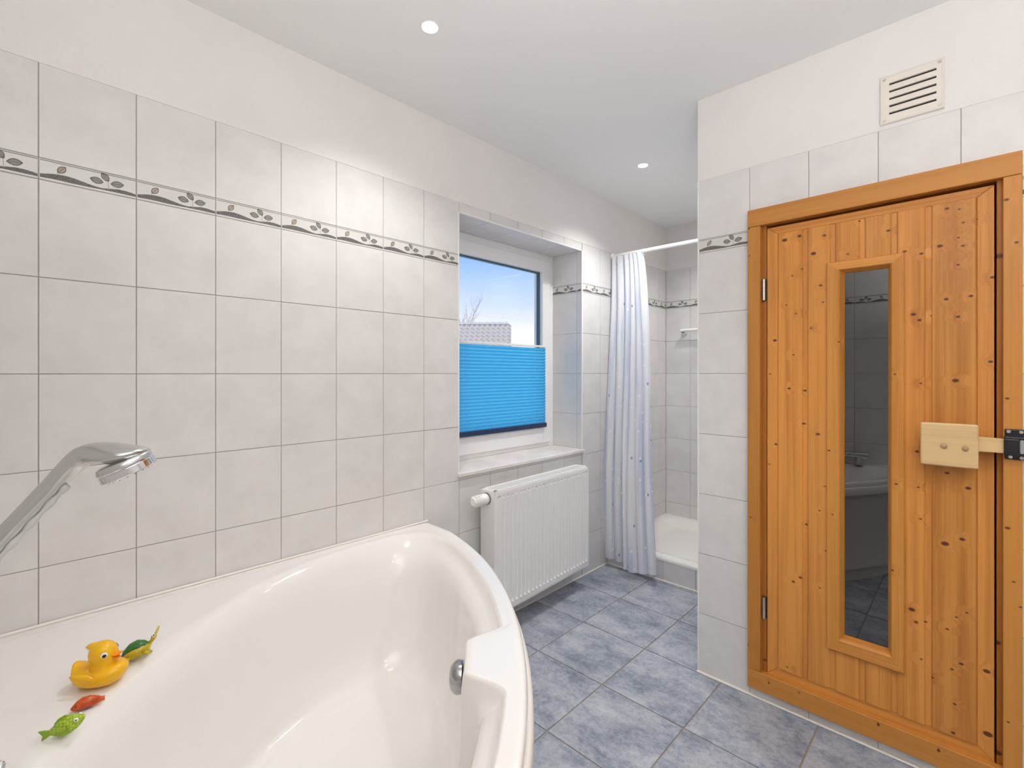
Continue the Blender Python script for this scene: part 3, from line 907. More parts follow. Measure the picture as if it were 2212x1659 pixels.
# ------------------------------------------------------------------ bathtub
CX, CY = XW, YN
def uvp(u, v, z): return Vector((CX + (u - v) / sqrt(2), CY + (u + v) / sqrt(2), z))
UC = .98
ARC_C, ARC_R = -.2340, 1.688
tub = thing('bathtub', 'large cream white corner bathtub with a curved front rim and flat pad', 'bathtub', (-1.1, .4, 0))
half = [(1.396, 0), (1.390, .145), (1.371, .283), (1.340, .425), (1.298, .557), (1.262, .652), (1.218, .74), (1.160, .826), (1.073, .890), (.965, .876), (.88, .80), (.80, .718), (.72, .615), (.655, .48), (.61, .28), (.592, .12), (.588, 0)]
pol = []
for u, v in half:
    pol.append((math.atan2(v, u - UC), math.hypot(u - UC, v)))
pol.sort()
def rimr(phi):
    a = abs((phi + pi) % (2 * pi) - pi)
    ang = [-pol[1][0]] + [p[0] for p in pol] + [2 * pi - pol[-2][0]]
    rad = [pol[1][1]] + [p[1] for p in pol] + [pol[-2][1]]
    for i in range(1, len(ang) - 2):
        if ang[i] <= a <= ang[i + 1] + 1e-9:
            t = (a - ang[i]) / (ang[i + 1] - ang[i])
            h = ang[i + 1] - ang[i]
            m0 = (rad[i + 1] - rad[i - 1]) / (ang[i + 1] - ang[i - 1]) * h
            m1 = (rad[i + 2] - rad[i]) / (ang[i + 2] - ang[i]) * h
            return (2*t**3-3*t*t+1)*rad[i] + (t**3-2*t*t+t)*m0 + (-2*t**3+3*t*t)*rad[i+1] + (t**3-t*t)*m1
    return rad[-2]
def outr(phi):
    du, dv = cos(phi), sin(phi)
    best = 9
    bb = 2 * ((UC - ARC_C) * du)
    cc = (UC - ARC_C) ** 2 - ARC_R ** 2
    best = (-bb + sqrt(bb * bb - 4 * cc)) / 2
    dx, dy = (du - dv) / sqrt(2), (du + dv) / sqrt(2)
    x0 = y0 = UC / sqrt(2)
    for p, d in ((x0, dx), (y0, dy)):
        if d < -1e-6: best = min(best, (p - .003) / -d)
        if d > 1e-6: best = min(best, (1.488 - p) / d)
    return best
def sst(a, b, x):
    t = max(0, min(1, (x - a) / (b - a))); return t * t * (3 - 2 * t)
NA = 480
LV = [(1.0, .5965), (.985, .589), (.965, .575), (.945, .555), (.925, .525), (.905, .485), (.885, .43), (.865, .37), (.845, .31), (.822, .255), (.797, .215), (.77, .190), (.742, .178), (.728, .1765), (.716, .1735), (.70, .1725), (.685, .1715), (.672, .1685), (.655, .1675), (.58, .1655), (.45, .164), (.3, .163), (.15, .1625), (.03, .1625)]
# the curved front has a gently sloping shoulder below its flat edge
LF = [(1.0, .5965), (.985, .583), (.968, .568), (.940, .558), (.910, .549), (.882, .538), (.862, .515), (.850, .465), (.838, .40), (.823, .325), (.803, .262), (.776, .212), (.744, .184)]
PADV = [.785, .774, .766, .762, .759, .757, .755, .753, .751, .749, .747, .745, .738]
PADZ = [.5975, .592, .578, .560, .540, .515, .48, .43, .37, .31, .262, .212, .184]
rings = []
phis = [2 * pi * k / NA for k in range(NA)]
def uvz(phi, r, z):
    return uvp(UC + r * cos(phi), r * sin(phi), z)
# outer underside, lip, rim top
ob = []
def arcside(p): return sst(-.15, .25, cos(p))
for off, z in ((-.030, .560), (-.004, .560), (0, .564), (0, .586), (-.002, .593), (-.006, .598), (-.012, .600)):
    ob.append([uvz(p, outr(p) + off - .013 * arcside(p), z) for p in phis])
def padw(phi, r):
    v = r * sin(phi)
    if cos(phi) < 0: return 0
    return sst(-.078, -.012, v) * (1 - sst(.145, .178, v))
def lvl(i, phi):
    s, z = LV[i]
    if i < len(LF):
        f = sst(-.25, .45, cos(phi))
        s, z = s + (LF[i][0] - s) * f, z + (LF[i][1] - z) * f
    r0 = rimr(phi)
    w = padw(phi, r0)
    if i < len(PADV): s, z = s * (1 - w) + PADV[i] * w, z * (1 - w) + PADZ[i] * w
    back = sst(.2, -.9, cos(phi))
    if 1 <= i < 11: s = s - back * .03 * min(1, i / 3) ; 
    return r0 * s, z
for t, zz in ((.12, .600), (.25, .5995), (.45, .598), (.6, .5972), (.75, .597), (.88, .597)):
    row = []
    for p in phis:
        ro_, ri = outr(p) - .012 - .013 * arcside(p), lvl(0, p)[0]
        row.append(uvz(p, ro_ + (ri - ro_) * t, zz))
    ob.append(row)
for i in range(len(LV)):
    row = []
    for p in phis:
        r, z = lvl(i, p)
        row.append(uvz(p, r, z))
    ob.append(row)
MB().rings(ob, True, False, True).build('tub_shell', M_acryl, tub, smooth=180)
# skirt following the arc
th0 = math.atan2(1.06, 0); 
b = MB(); inner = []
def skirt_xy(off):
    pts = [(CX + .004, CY + 1.488 - off)]
    cxx, cyy = CX + ARC_C / sqrt(2), CY + ARC_C / sqrt(2)
    R = ARC_R - off
    a0 = math.asin((1.488 - off + .1655) / R); a1 = pi / 2 - a0
    for k in range(49):
        a = a0 + (a1 - a0) * k / 48
        pts.append((cxx + R * cos(a), cyy + R * sin(a)))
    pts.append((CX + 1.488 - off, CY + .004))
    return pts
for off, z in ((.048, .0), (.048, .07), (.030, .074), (.030, .500), (.022, .512), (.006, .520), (.001, .526), (.000, .540), (.001, .560), (.004, .568), (.008, .571), (.013, .570), (.017, .560), (.024, .558)):
    inner.append([Vector((x, y, z)) for x, y in skirt_xy(off)])
b.rings(inner, False, False, False)
b.build('tub_skirt', M_skirt, tub, smooth=35)
MB().tube([uvp(0, 0, .601) + Vector((.006, .006, 0)), Vector((XW + .006, 1.252, .601))], .0045, 8).build('silicone_joint', M_sil, tub, smooth=60)
MB().tube([uvp(0, 0, .601) + Vector((.012, .006, 0)), Vector((-.245, YN + .006, .601))], .0045, 8).build('silicone_joint', M_sil, tub, smooth=60)
# overflow knob under the pad and floor drain
kn = MB()
Mk = frame(uvp(1.281, .092, .520), Vector((-1, 1, 0)).normalized(), (0, 0, 1), -Vector((1, 1, 0)).normalized())
kn.lathe([(.0, -.01), (.036, -.01), (.037, .003), (.034, .010), (.026, .018), (.012, .022), (.0, .023)], 36, Mk, cap=False)
kn.build('overflow_cover', mat('overflow_metal', (.42, .42, .43), .16, 1.0), tub, smooth=50)
MB().lathe([(.0, .004), (.018, .006), (.032, .004), (.036, 0)], 32, frame(uvp(1.0, .05, .163), (1, 0, 0), (0, 1, 0), (0, 0, 1)), cap=False).build('drain', M_chrome, tub, smooth=50)

# ---- tub mixer (behind the camera's left, seen in the door glass) ------------
tp = thing('tub_mixer', 'chrome bath mixer tap on the tub deck seen in the door glass', 'tap', (-.66, -.16, .6))
b = MB()
for x in (-.735, -.585):
    b.lathe([(.026, .600), (.026, .606), (.014, .61), (.014, .655)], 20, Matrix.Translation((x, -.17, 0)))
b.tube([(-.76, -.17, .665), (-.56, -.17, .665)], .021, 20)
b.build('mixer_body', M_chrome, tp, smooth=40)
MB().tube([(-.66, -.165, .665), (-.66, -.10, .675), (-.66, -.05, .665), (-.66, -.035, .645)], [.014, .013, .012, .012], 14).build('spout', M_chrome, tp, smooth=50)
for x, s in ((-.76, -1), (-.56, 1)):
    MB().tube([(x, -.17, .665), (x + s * .03, -.17, .665)], .022, 12).build('control_knob', M_chrome, tp, smooth=30)

# ---- hand shower --------------------------------------------------------------
hs_ = thing('hand_shower', 'chrome hand shower with a round head reaching over the tub', 'shower head', (-1.0, -.1, .95))
# local frame from image rays: head centre H0, handle goes to H1
def img(px, py, t):
    a = (px - 1106) / 1030.63; c = -(py - 806.3) / 1030.63
    return Rv * (a * t) + Fv * t + Vector((0, 0, c * t + 1.25))
HSEC = [(-135, 1300, .62, 20, .0125), (-60, 1229, .635, 20, .0125), (0, 1167, .65, 20, .0128), (60, 1104, .663, 19.5, .0128), (115, 1046, .675, 19.5, .0130), (150, 1010, .682, 21, .0150), (178, 988, .687, 23, .0195), (205, 979, .69, 23, .024), (236, 979, .69, 22.5, .029), (264, 981, .69, 20, .032), (288, 979, .69, 15, .029), (304, 975, .69, 8, .019), (311, 973, .69, 1, .004)]
pts = [img(a, b_, c) for a, b_, c, d, e in HSEC]
def cr_(p0, p1, p2, p3, t):
    return .5 * ((2 * p1) + (p2 - p0) * t + (2 * p0 - 5 * p1 + 4 * p2 - p3) * t * t + (3 * p1 - p0 - 3 * p2 + p3) * t ** 3)
fine, fr = [], []
def hs4(i, k):
    q = [HSEC[max(i - 1, 0)], HSEC[i], HSEC[i + 1], HSEC[min(i + 2, len(HSEC) - 1)]]
    return [cr_(*[w_[j] for w_ in q], k) for j in range(5)]
HF = [hs4(i, k / 6) for i in range(len(HSEC) - 1) for k in range(6)] + [list(HSEC[-1])]
rg = []
for i, (a, b_, c, hh, dw) in enumerate(HF):
    p = img(a, b_, c)
    q0, q1 = HF[max(i - 1, 0)], HF[min(i + 1, len(HF) - 1)]
    tg = (img(*q1[:3]) - img(*q0[:3])).normalized()
    ax = (Fv - tg * Fv.dot(tg)).normalized()
    ay = tg.cross(ax)
    h_ = max(hh, .5) * c / 1030.63
    fine.append(p); fr.append(h_)
    rg.append([p + ax * (max(dw, .001) * cos(2 * pi * k / 28)) + ay * (h_ * sin(2 * pi * k / 28)) for k in range(28)])
MB().rings(rg).build('handle', M_chrome_s, hs_, smooth=60)
# finger grip: ribbed pale strip along the underside
gp = []
gr = []
for i, p in enumerate(fine[4:28]):
    gp.append(p + Vector((0, 0, -1)) * (fr[4 + i] * 1.12) + Rv * (fr[4 + i] * .62)); gr.append(.0042 + .0016 * sin(i * 1.5))
MB().tube(gp, gr, 10).build('grip_strip', mat('pale_grip', (.62, .62, .60), .3), hs_, smooth=60)
# head: disc, axis pointing down and to the camera's right
hc = img(268, 1000, .69)
edge = (img(327, 985, .69) - img(215, 1028, .69)).normalized()      # in the face plane
view = Fv.copy()
axis = edge.cross(view).normalized()
if axis.z > 0: axis = -axis
axis = (axis * .93 + Fv * .20).normalized()
ux = edge - axis * edge.dot(axis); ux.normalize()
Mh = frame(hc, ux, axis.cross(ux), axis)
MB().lathe([(.0, -.006), (.028, -.006), (.0330, -.004), (.0345, .0), (.0345, .003)], 40, Mh, cap=False).build('head_shell', M_chrome_s, hs_, smooth=60)
MB().lathe([(.0345, .003), (.0338, .004), (.0338, .0055), (.0350, .0065), (.0350, .015), (.033, .017), (.030, .0165), (.0, .0165)], 40, Mh, cap=False).build('spray_ring', M_chrome, hs_, smooth=40)
b = MB()
for rr_, nn in ((.010, 6), (.019, 12), (.028, 18)):
    for k in range(nn):
        a = 2 * pi * k / nn
        b.lathe([(.0015, 0), (.001, .002)], 6, Mh @ Matrix.Translation((rr_ * cos(a), rr_ * sin(a), .0165)))
b.build('spray_nozzles', mat('nozzle_rubber', (.25, .25, .26), .6), hs_)['kind'] = 'stuff'
# holder on the near wall and the hose
tail = pts[0]
ho = thing('shower_holder', 'chrome wall bracket holding the hand shower handle', 'bracket', (tail.x, YN, tail.z))
b = MB(); b.lathe([(.0, 0), (.024, 0), (.024, .006), (.012, .012), (.010, .012)], 24, frame((tail.x, YN, tail.z), (-1, 0, 0), (0, 0, 1), (0, 1, 0)), cap=False)
b.tube([(tail.x, YN + .008, tail.z), tail - Vector((0, .022, 0))], .010, 14)
b.build('wall_mount', M_chrome, ho, smooth=40)
MB().tube([tail + (pts[0] - pts[1]).normalized() * .012, tail + (pts[1] - pts[0]).normalized() * .02], [.017, .019], 20).build('cradle', M_chrome, ho, smooth=40)
hp = [tail + (pts[0] - pts[1]).normalized() * .02, Vector((-1.02, -.14, .80)), Vector((-1.08, -.10, .67)), img(-14, 1668, .775), img(-16, 1700, .75), Vector((-.98, -.06, .612)), Vector((-.84, -.10, .612)), Vector((-.74, -.13, .64)), Vector((-.70, -.16, .66))]
hpf = []
for i in range(len(hp) - 1):
    p0, p1, p2, p3 = hp[max(i - 1, 0)], hp[i], hp[i + 1], hp[min(i + 2, len(hp) - 1)]
    for k in range(22): hpf.append(cr_(p0, p1, p2, p3, k / 22))
for q in hpf: q.z = max(q.z, .6085)
hz_ = thing('shower_hose', 'ribbed metal shower hose at the lower left picture edge', 'hose', (-1.0, -.1, .6))
MB().tube(hpf, [.0072 if k % 2 else .0060 for k in range(len(hpf))], 12).build('hose', M_chrome_s, hz_, smooth=30)

# ------------------------------------------------------------------ toys
def lump(b, c, r, M=None, n=20, m=12, p=1.0):
    """ellipsoid"""
    M = M or Matrix.Identity(4)
    rg = []
    for j in range(1, m):
        th = pi * j / m
        rg.append([M @ Vector((c[0] + r[0] * sin(th) * cos(2 * pi * k / n), c[1] + r[1] * sin(th) * sin(2 * pi * k / n), c[2] - r[2] * cos(th))) for k in range(n)])
    b.rings(rg)
def body(b, secs, M=None, n=22):
    """loft: secs = (x, zc, ry, rz_up, rz_down) cross-sections along local x"""
    M = M or Matrix.Identity(4)
    rg = []
    for x, zc_, ry, ru, rd in secs:
        rg.append([M @ Vector((x, ry * cos(2 * pi * k / n), zc_ + (ru if sin(2 * pi * k / n) > 0 else rd) * sin(2 * pi * k / n))) for k in range(n)])
    b.rings(rg)
ZD = .598
M_duck = mat('duck_yellow', (0.86, 0.47, 0.003), .32)
BS(M_duck).inputs['Subsurface Weight'].default_value = .15
BS(M_duck).inputs['Subsurface Radius'].default_value = (.01, .005, .001)
M_beak = mat('duck_beak', (0.85, 0.27, 0.003), .35)
M_white = mat('eye_white', (.82, .82, .78), .3)
M_pupil = mat('eye_pupil', (.02, .01, .008), .25)
# bodies point along +x locally; heading h is a rotation about z
def place(px, py, t_, head, z=ZD):
    pass
def on_rim(px, py, z=ZD):
    a = (px - 1106) / 1030.63; c = -(py - 806.3) / 1030.63
    t = (z - 1.25) / c
    p = Rv * (a * t) + Fv * t
    return Vector((p.x, p.y, z))
def toy_matrix(loc, head, s=1.0, tilt=None):
    M = Matrix.Translation(loc) @ Matrix.Rotation(head, 4, 'Z')
    if tilt: M = M @ tilt
    return M @ Matrix.Scale(s, 4)

dl = on_rim(217, 1476)
dk = thing('rubber_duck', 'yellow rubber duck with orange beak on the tub ledge', 'toy', dl)
HD = YAW + radians(6)
Md = toy_matrix(dl, HD, .96)
b = MB()
body(b, [(-.052, .047, .002, .002, .002), (-.050, .044, .010, .007, .010), (-.045, .036, .020, .012, .022), (-.036, .029, .030, .013, .027), (-.022, .025, .0365, .014, .0255), (-.004, .024, .039, .017, .0245), (.014, .025, .0385, .020, .025), (.030, .027, .034, .020, .025), (.042, .030, .025, .015, .020), (.049, .032, .013, .009, .011), (.052, .033, .002, .002, .002)], Md)
# neck and head
rg = []
for z, r, x in ((.028, .030, .008), (.040, .026, .008), (.047, .0235, .007), (.052, .0235, .007), (.060, .0255, .006), (.068, .0262, .0055), (.076, .0245, .005), (.083, .0205, .005), (.088, .0145, .004), (.091, .007, .003), (.0915, .001, .003)):
    rg.append([Md @ Vector((x + r * cos(2 * pi * k / 24), r * .96 * sin(2 * pi * k / 24), z)) for k in range(24)])
b.rings(rg)
body(b, [(-.030, .080, .001, .001, .001), (-.022, .082, .007, .006, .006), (-.012, .082, .012, .008, .008), (0, .080, .013, .008, .008)], Md, 14)   # crest feather
b.build('duck_body', M_duck, dk, smooth=180)
b = MB()
body(b, [(.024, .0635, .011, .006, .006), (.032, .063, .0105, .0035, .0035), (.040, .0645, .008, .0022, .0022), (.0445, .067, .004, .001, .001)], Md, 16)
body(b, [(.026, .0595, .009, .003, .003), (.034, .0565, .008, .0016, .0018), (.040, .0560, .003, .0008, .0008)], Md, 16)
b.build('beak', M_beak, dk, smooth=60)
for s in (-1, 1):
    A = radians(52) * s
    c = Md @ Vector((.0055 + .0245 * cos(A), .0243 * sin(A), .0705))
    Me = Matrix.Translation(c) @ Matrix.Rotation(HD + A, 4, 'Z') @ Matrix.Rotation(pi / 2, 4, 'Y')
    ey = MB().lathe([(.0, .0022), (.004, .0018), (.0062, .0)], 18, Me, cap=False).build('eye', M_white, dk, smooth=60)
    pu = MB().lathe([(.0, .0034), (.0024, .0030), (.0040, .0014)], 14, Me @ Matrix.Translation((.0005, 0, 0)), cap=False).build('pupil', M_pupil, None, smooth=60)
    pu.parent = ey; pu.matrix_parent_inverse = Matrix.Translation(-dl) if False else Matrix.Identity(4)
for s in (-1, 1):
    b = MB()
    Mw = Md @ Matrix.Translation((-.010, s * .0355, .030))
    body(b, [(-.026, .008, .001, .001, .001), (-.020, .005, .004, .007, .007), (-.008, .001, .0058, .011, .010), (.008, 0, .0055, .010, .010), (.018, 0, .003, .005, .005), (.022, 0, .001, .001, .001)], Mw, 14)
    b.build('wing', M_duck, dk, smooth=180)

# small turtle-like toy, green shell, yellow belly
M_green = mat('toy_dark_green', rough=.3); noise_col(M_green, (.01, .09, .02), (.05, .20, .03), scale=90, rnd=False)
M_yel = mat('toy_olive_yellow', rough=.3); noise_col(M_yel, (.42, .32, .02), (.62, .46, .03), scale=110, rnd=False)
tl = on_rim(302, 1422, .603)
tt = thing('turtle_toy', 'small toy turtle with dark green shell and yellow belly beside the duck', 'toy', tl)
HT = YAW + radians(38)
Mt = toy_matrix(tl, HT, .90, Matrix.Rotation(radians(-12), 4, 'Y') @ Matrix.Rotation(radians(-24), 4, 'X'))
b = MB()
body(b, [(-.030, .020, .002, .002, .002), (-.024, .020, .015, .010, .013), (-.010, .020, .023, .012, .018), (.008, .020, .023, .012, .018), (.021, .020, .015, .010, .013), (.027, .021, .003, .002, .003)], Mt)
b.build('belly', M_yel, tt, smooth=180)
b = MB()
body(b, [(-.033, .022, .002, .002, .002), (-.027, .023, .014, .010, .002), (-.012, .025, .021, .018, .002), (.004, .025, .022, .020, .002), (.018, .024, .016, .013, .002), (.026, .023, .004, .003, .001)], Mt)
b.build('shell', M_green, tt, smooth=180)
b = MB()
body(b, [(.020, .022, .006, .006, .006), (.028, .026, .006, .006, .006), (.031, .031, .0085, .0075, .0075), (.036, .034, .0088, .008, .007), (.041, .036, .006, .0055, .005), (.043, .037, .001, .001, .001)], Mt, 16)
b.build('toy_head', M_yel, tt, smooth=180)
b = MB(); body(b, [(.037, .037, .005, .004, .004), (.043, .043, .0065, .005, .005), (.049, .051, .007, .005, .005), (.052, .054, .003, .002, .002)], Mt, 12)
b.build('snout', mat('toy_pale_yellow', (.62, .52, .10), .35), tt, smooth=180)
for s in (-1, 1):
    b = MB(); lump(b, (.036, s * .0082, .038), (.0042, .003, .0042), Mt, 12, 8)
    ey = b.build('eye', M_white, tt, smooth=180)
    b = MB(); lump(b, (.0375, s * .0108, .0385), (.0018, .0012, .0018), Mt, 10, 6)
    pu = b.build('pupil', M_pupil, None, smooth=180); pu.parent = ey
for x in (-.020, .014):
    for s in (-1, 1):
        b = MB(); Mf = Mt @ Matrix.Translation((x, s * .019, .007)) @ Matrix.Rotation(s * radians(60 if x > 0 else 120), 4, 'Z')
        body(b, [(-.004, .004, .004, .004, .004), (.006, .0, .0065, .004, .004), (.014, -.003, .005, .003, .003), (.017, -.004, .001, .001, .001)], Mf, 12)
        b.build('flipper', M_yel, tt, smooth=180)

# orange fish-like toy lying on its side
M_or = mat('toy_orange_red', rough=.3); noise_col(M_or, (.42, .045, .006), (.66, .11, .01), scale=80, rnd=False)
ol = on_rim(186, 1530)
of = thing('orange_fish_toy', 'small orange red toy fish between the duck and the green fish', 'toy', ol)
Mo = toy_matrix(ol, YAW + radians(222), .66)
b = MB()
body(b, [(-.036, .013, .005, .007, .007), (-.031, .014, .007, .009, .009), (-.022, .016, .011, .012, .013), (-.008, .018, .015, .016, .016), (.008, .018, .016, .017, .017), (.020, .016, .013, .013, .014), (.029, .013, .007, .007, .008), (.034, .012, .002, .002, .002)], Mo)
b.build('fish_body', M_or, of, smooth=180)
b = MB(); body(b, [(-.042, .013, .004, .007, .007), (-.038, .013, .005, .007, .007), (-.032, .012, .005, .006, .006)], Mo, 12); b.build('tail_fin', M_or, of, smooth=60)
b = MB(); body(b, [(-.012, .026, .0012, .002, .002), (-.004, .030, .0018, .005, .004), (.008, .029, .0018, .004, .004), (.016, .025, .001, .002, .002)], Mo, 10); b.build('back_fin', M_or, of, smooth=60)
b = MB(); body(b, [(-.014, .004, .007, .004, .003), (.0, .003, .010, .003, .002), (.014, .004, .007, .004, .003)], Mo, 12); b.build('belly_patch', mat('toy_purple', (.10, .035, .12), .4), of, smooth=60)
for s in (-1, 1):
    b = MB(); lump(b, (.022, s * .0095, .019), (.0028, .002, .0028), Mo, 10, 6); b.build('eye', M_pupil, of, smooth=180)

# green fish
M_lime = mat('toy_lime_green', rough=.35)
tc = N(M_lime, 'ShaderNodeTexCoord')
vo = N(M_lime, 'ShaderNodeTexVoronoi', Scale=230, Randomness=.35)
L(M_lime, tc.outputs['Object'], vo.inputs['Vector'])
rr = ramp(M_lime, vo.outputs['Distance'], [(.15, (.50, .62, .05)), (.75, (.20, .36, .008))])
L(M_lime, rr.outputs[0], BS(M_lime).inputs['Base Color'])
bp = N(M_lime, 'ShaderNodeBump', Strength=.7, Distance=.002, invert=True)
L(M_lime, vo.outputs['Distance'], bp.inputs['Height']); L(M_lime, bp.outputs[0], BS(M_lime).inputs['Normal'])
M_lime2 = mat('toy_lime_plain', (.24, .38, .012), .35)
gl = on_rim(143, 1588)
gf = thing('green_fish_toy', 'lime green scaly toy fish at the lower left of the ledge', 'toy', gl)
Mg = toy_matrix(gl, YAW + radians(24), .68, Matrix.Rotation(radians(-10), 4, 'Y'))
b = MB()
body(b, [(-.030, .022, .003, .007, .007), (-.024, .022, .007, .011, .011), (-.014, .023, .0125, .018, .018), (.0, .024, .0165, .0235, .0225), (.014, .025, .0170, .0245, .0215), (.026, .027, .0145, .020, .018), (.035, .029, .0105, .0135, .013), (.042, .031, .006, .0075, .0075), (.0455, .032, .0025, .003, .003)], Mg)
b.build('fish_body', M_lime, gf, smooth=180)
b = MB()
b.prism([(-.050, .008), (-.045, .020), (-.052, .036), (-.040, .033), (-.026, .027), (-.026, .016), (-.038, .011)], -.0022, .0022, Mg @ frame((0, 0, 0), (1, 0, 0), (0, 0, 1), (0, -1, 0)))
b.build('tail_fin', M_lime2, gf, bevel=.0012)
b = MB(); body(b, [(-.018, .040, .001, .001, .001), (-.008, .046, .002, .004, .004), (.006, .050, .0022, .004, .005), (.018, .047, .001, .002, .002)], Mg, 10); b.build('back_fin', M_lime2, gf, smooth=60)
for s in (-1, 1):
    b = MB(); lump(b, (.031, s * .0115, .036), (.0052, .0032, .0052), Mg, 14, 8); ey = b.build('eye', M_white, gf, smooth=180)
    b = MB(); lump(b, (.0315, s * .0142, .0362), (.002, .0014, .002), Mg, 10, 6); pu = b.build('pupil', M_pupil, None, smooth=180); pu.parent = ey
    b = MB(); Mf = Mg @ Matrix.Translation((.004, s * .0165, .018)) @ Matrix.Rotation(s * radians(14), 4, 'Z')
    body(b, [(-.016, 0, .001, .003, .003), (-.008, 0, .002, .006, .006), (.004, 0, .002, .005, .005), (.010, 0, .001, .002, .002)], Mf, 10)
    b.build('side_fin', M_lime2, gf, smooth=60)

# ------------------------------------------------------------------ radiator
TA = radians(2.5)
DU = Vector((-sin(TA), cos(TA), 0)); DN = Vector((cos(TA), sin(TA), 0))
R0 = Vector((-1.580, 1.523, 0))
RL, RZ0, RZ1, RDp = .800, .123, .706, .100
def rp(u, n_, z): return R0 + DU * u + DN * (n_ - 0) + Vector((0, 0, z))
rd = thing('radiator', 'white ribbed panel radiator on the wall under the window', 'radiator', R0 + DU * .4)
FR = Matrix(((DU.x, 0, DN.x, R0.x), (DU.y, 0, DN.y, R0.y), (0, 1, 0, 0), (0, 0, 0, 1)))   # (u, z, n)
# pressed front panel: flutes with rounded ends
NF = 24
mg = .030
us = []
fl = (RL - 2 * mg) / NF
for k in range(NF * 10 + 1): us.append(mg + (RL - 2 * mg) * k / (NF * 10))
us = [0, .003, .010, .022] + us + [RL - .022, RL - .010, RL - .003, RL]
zs = [0, .003, .008, .018, .026, .029, .032, .036, .041, .047, .056, .08, .16, .28, .40, .50, .53, .536, .541, .546, .550, .555, .562, .570, .576, .580, RZ1 - RZ0]
def flute(u, z):
    if u < mg or u > RL - mg: 
        d = min(u, RL - u); return -.004 * (1 - sst(0, .006, d))
    t = ((u - mg) / fl) % 1.0
    # groove between two webs
    g = -.0026 * sst(.62, .80, abs(t - .5) * 2 * 1.0) 
    e = sst(.030, .046, z) * (1 - sst(.528, .546, z))
    h = g * e
    # small pressed dots at both flute ends
    for zc_, s in ((.036, 1), (.548, -1)):
        dd = math.hypot((min(t, 1 - t)) * fl, (z - zc_))
        if dd < .0085: h += s * .0065 * (1 - sst(.002, .0085, dd))
    d = min(z, (RZ1 - RZ0) - z)
    return h - .004 * (1 - sst(0, .006, d))
P = [[rp(u, flute(u, z), RZ0 + z) for u in us] for z in zs]
MB().grid(P).build('front_panel', M_rad, rd, smooth=40)
MB().box(0, RL, 0, RZ1 - RZ0, -RDp + .010, -RDp + .022, FR @ Matrix.Translation((0, RZ0, 0))).build('rear_panel', M_rad, rd, bevel=.003)
b = MB(); b.box(0.012, RL - .012, RZ0 + .03, RZ1 - .05, -RDp + .022, -.008, FR)
b.build('convector_fins', M_raddark, rd)
for u0, u1 in ((-.0015, .0015), (RL - .0015, RL + .0015)):
    b = MB(); b.box(u0, u1, RZ0 + .006, RZ1 - .002, -RDp + .008, -.002, FR); b.build('side_panel', M_rad, rd, bevel=.002)
# top grille
b = MB()
b.box(0, RL, RZ1 - .006, RZ1, -.014, -.001, FR); b.box(0, RL, RZ1 - .006, RZ1, -RDp + .008, -RDp + .020, FR)
b.box(0, .022, RZ1 - .006, RZ1, -RDp + .008, -.001, FR); b.box(RL - .022, RL, RZ1 - .006, RZ1, -RDp + .008, -.001, FR)
b.build('top_rim', M_rad, rd, bevel=.0015)
ns = 52
bar = MB(); bar.box(-.0045, .0045, RZ1 - .005, RZ1 - .001, -RDp + .020, -.014, FR); bme = bar.mesh('grille_bar', M_rad)
for k in range(ns):
    o_ = bpy.data.objects.new('grille_bar', bme); link(o_)
    o_.parent = rd; o_.matrix_parent_inverse = Matrix.Translation(rd.location).inverted()
    o_.matrix_basis = Matrix.Translation(DU * (.028 + (RL - .056) * k / (ns - 1)))
# valve head at the left end
b = MB()
Mv = frame(rp(0, -.050, RZ1 - .040), DN, (0, 0, 1), -DU)
b.lathe([(.0, .0), (.018, .0), (.018, .006), (.024, .008), (.026, .012), (.026, .040), (.0235, .044), (.0235, .052), (.021, .060), (.0195, .088), (.016, .092), (.0, .093)], 28, Mv, cap=False)
b.build('valve_head', M_valve, rd, smooth=35)
b = MB()
for k in range(16):
    a = 2 * pi * k / 16
    b.box(.0195, .0262, -.0018, .0018, .046, .084, Mv @ Matrix.Rotation(a, 4, 'Z'))
b.build('valve_ribs', M_valve, rd)
MB().lathe([(.022, -.001), (.028, -.001), (.028, .004), (.022, .004)], 24, Mv, cap=False).build('valve_collar', mat('valve_grey', (.28, .27, .27), .4), rd, smooth=30)
for u, dd_ in ((.06, .038), (.74, .008)): MB().box(u - .012, u + .012, RZ0 + .05, RZ1 - .05, -RDp - dd_, -RDp + .012, FR).build('wall_bracket', M_rad, rd)
MB().tube([rp(.10, -.06, RZ0 + .03), rp(.10, -.06, .001)], .008, 12).build('pipe', M_rad, rd, smooth=40)

# ------------------------------------------------------------------ shower
ty0, ty1, tx0, tx1 = 2.694, YB, XW, XE
st_ = thing('shower_tray', 'white shower tray on a low tiled base behind the curtain', 'shower tray', (-1.28, 3.1, 0))
MB().box(tx0, tx1, ty0 + TD + .001, ty1, 0, .098).build('tray_base', M_grout, st_)
tiles_parent = st_
F_ = frame((0, ty0 + TD, 0), (1, 0, 0), (0, 0, 1), (0, -1, 0))
jx = joints(tx0, tx1, -1.54)
for i in range(len(jx) - 1):
    a, c = jx[i] + G / 2, jx[i + 1] - G / 2
    me = tile_mesh([(0, 0), (c - a, 0), (c - a, .120), (0, .120)], TD, M_tile, 't')
    t = bpy.data.objects.new('base_tile', me); link(t); t.parent = st_
    t.matrix_parent_inverse = Matrix.Translation(st_.location).inverted()
    t.matrix_basis = F_ @ Matrix.Translation((a, .001, 0))
MB().tube([(tx0, ty0 - .001, .003), (tx1, ty0 - .001, .003)], .006, 8).build('silicone_joint', M_sil, st_, smooth=60)
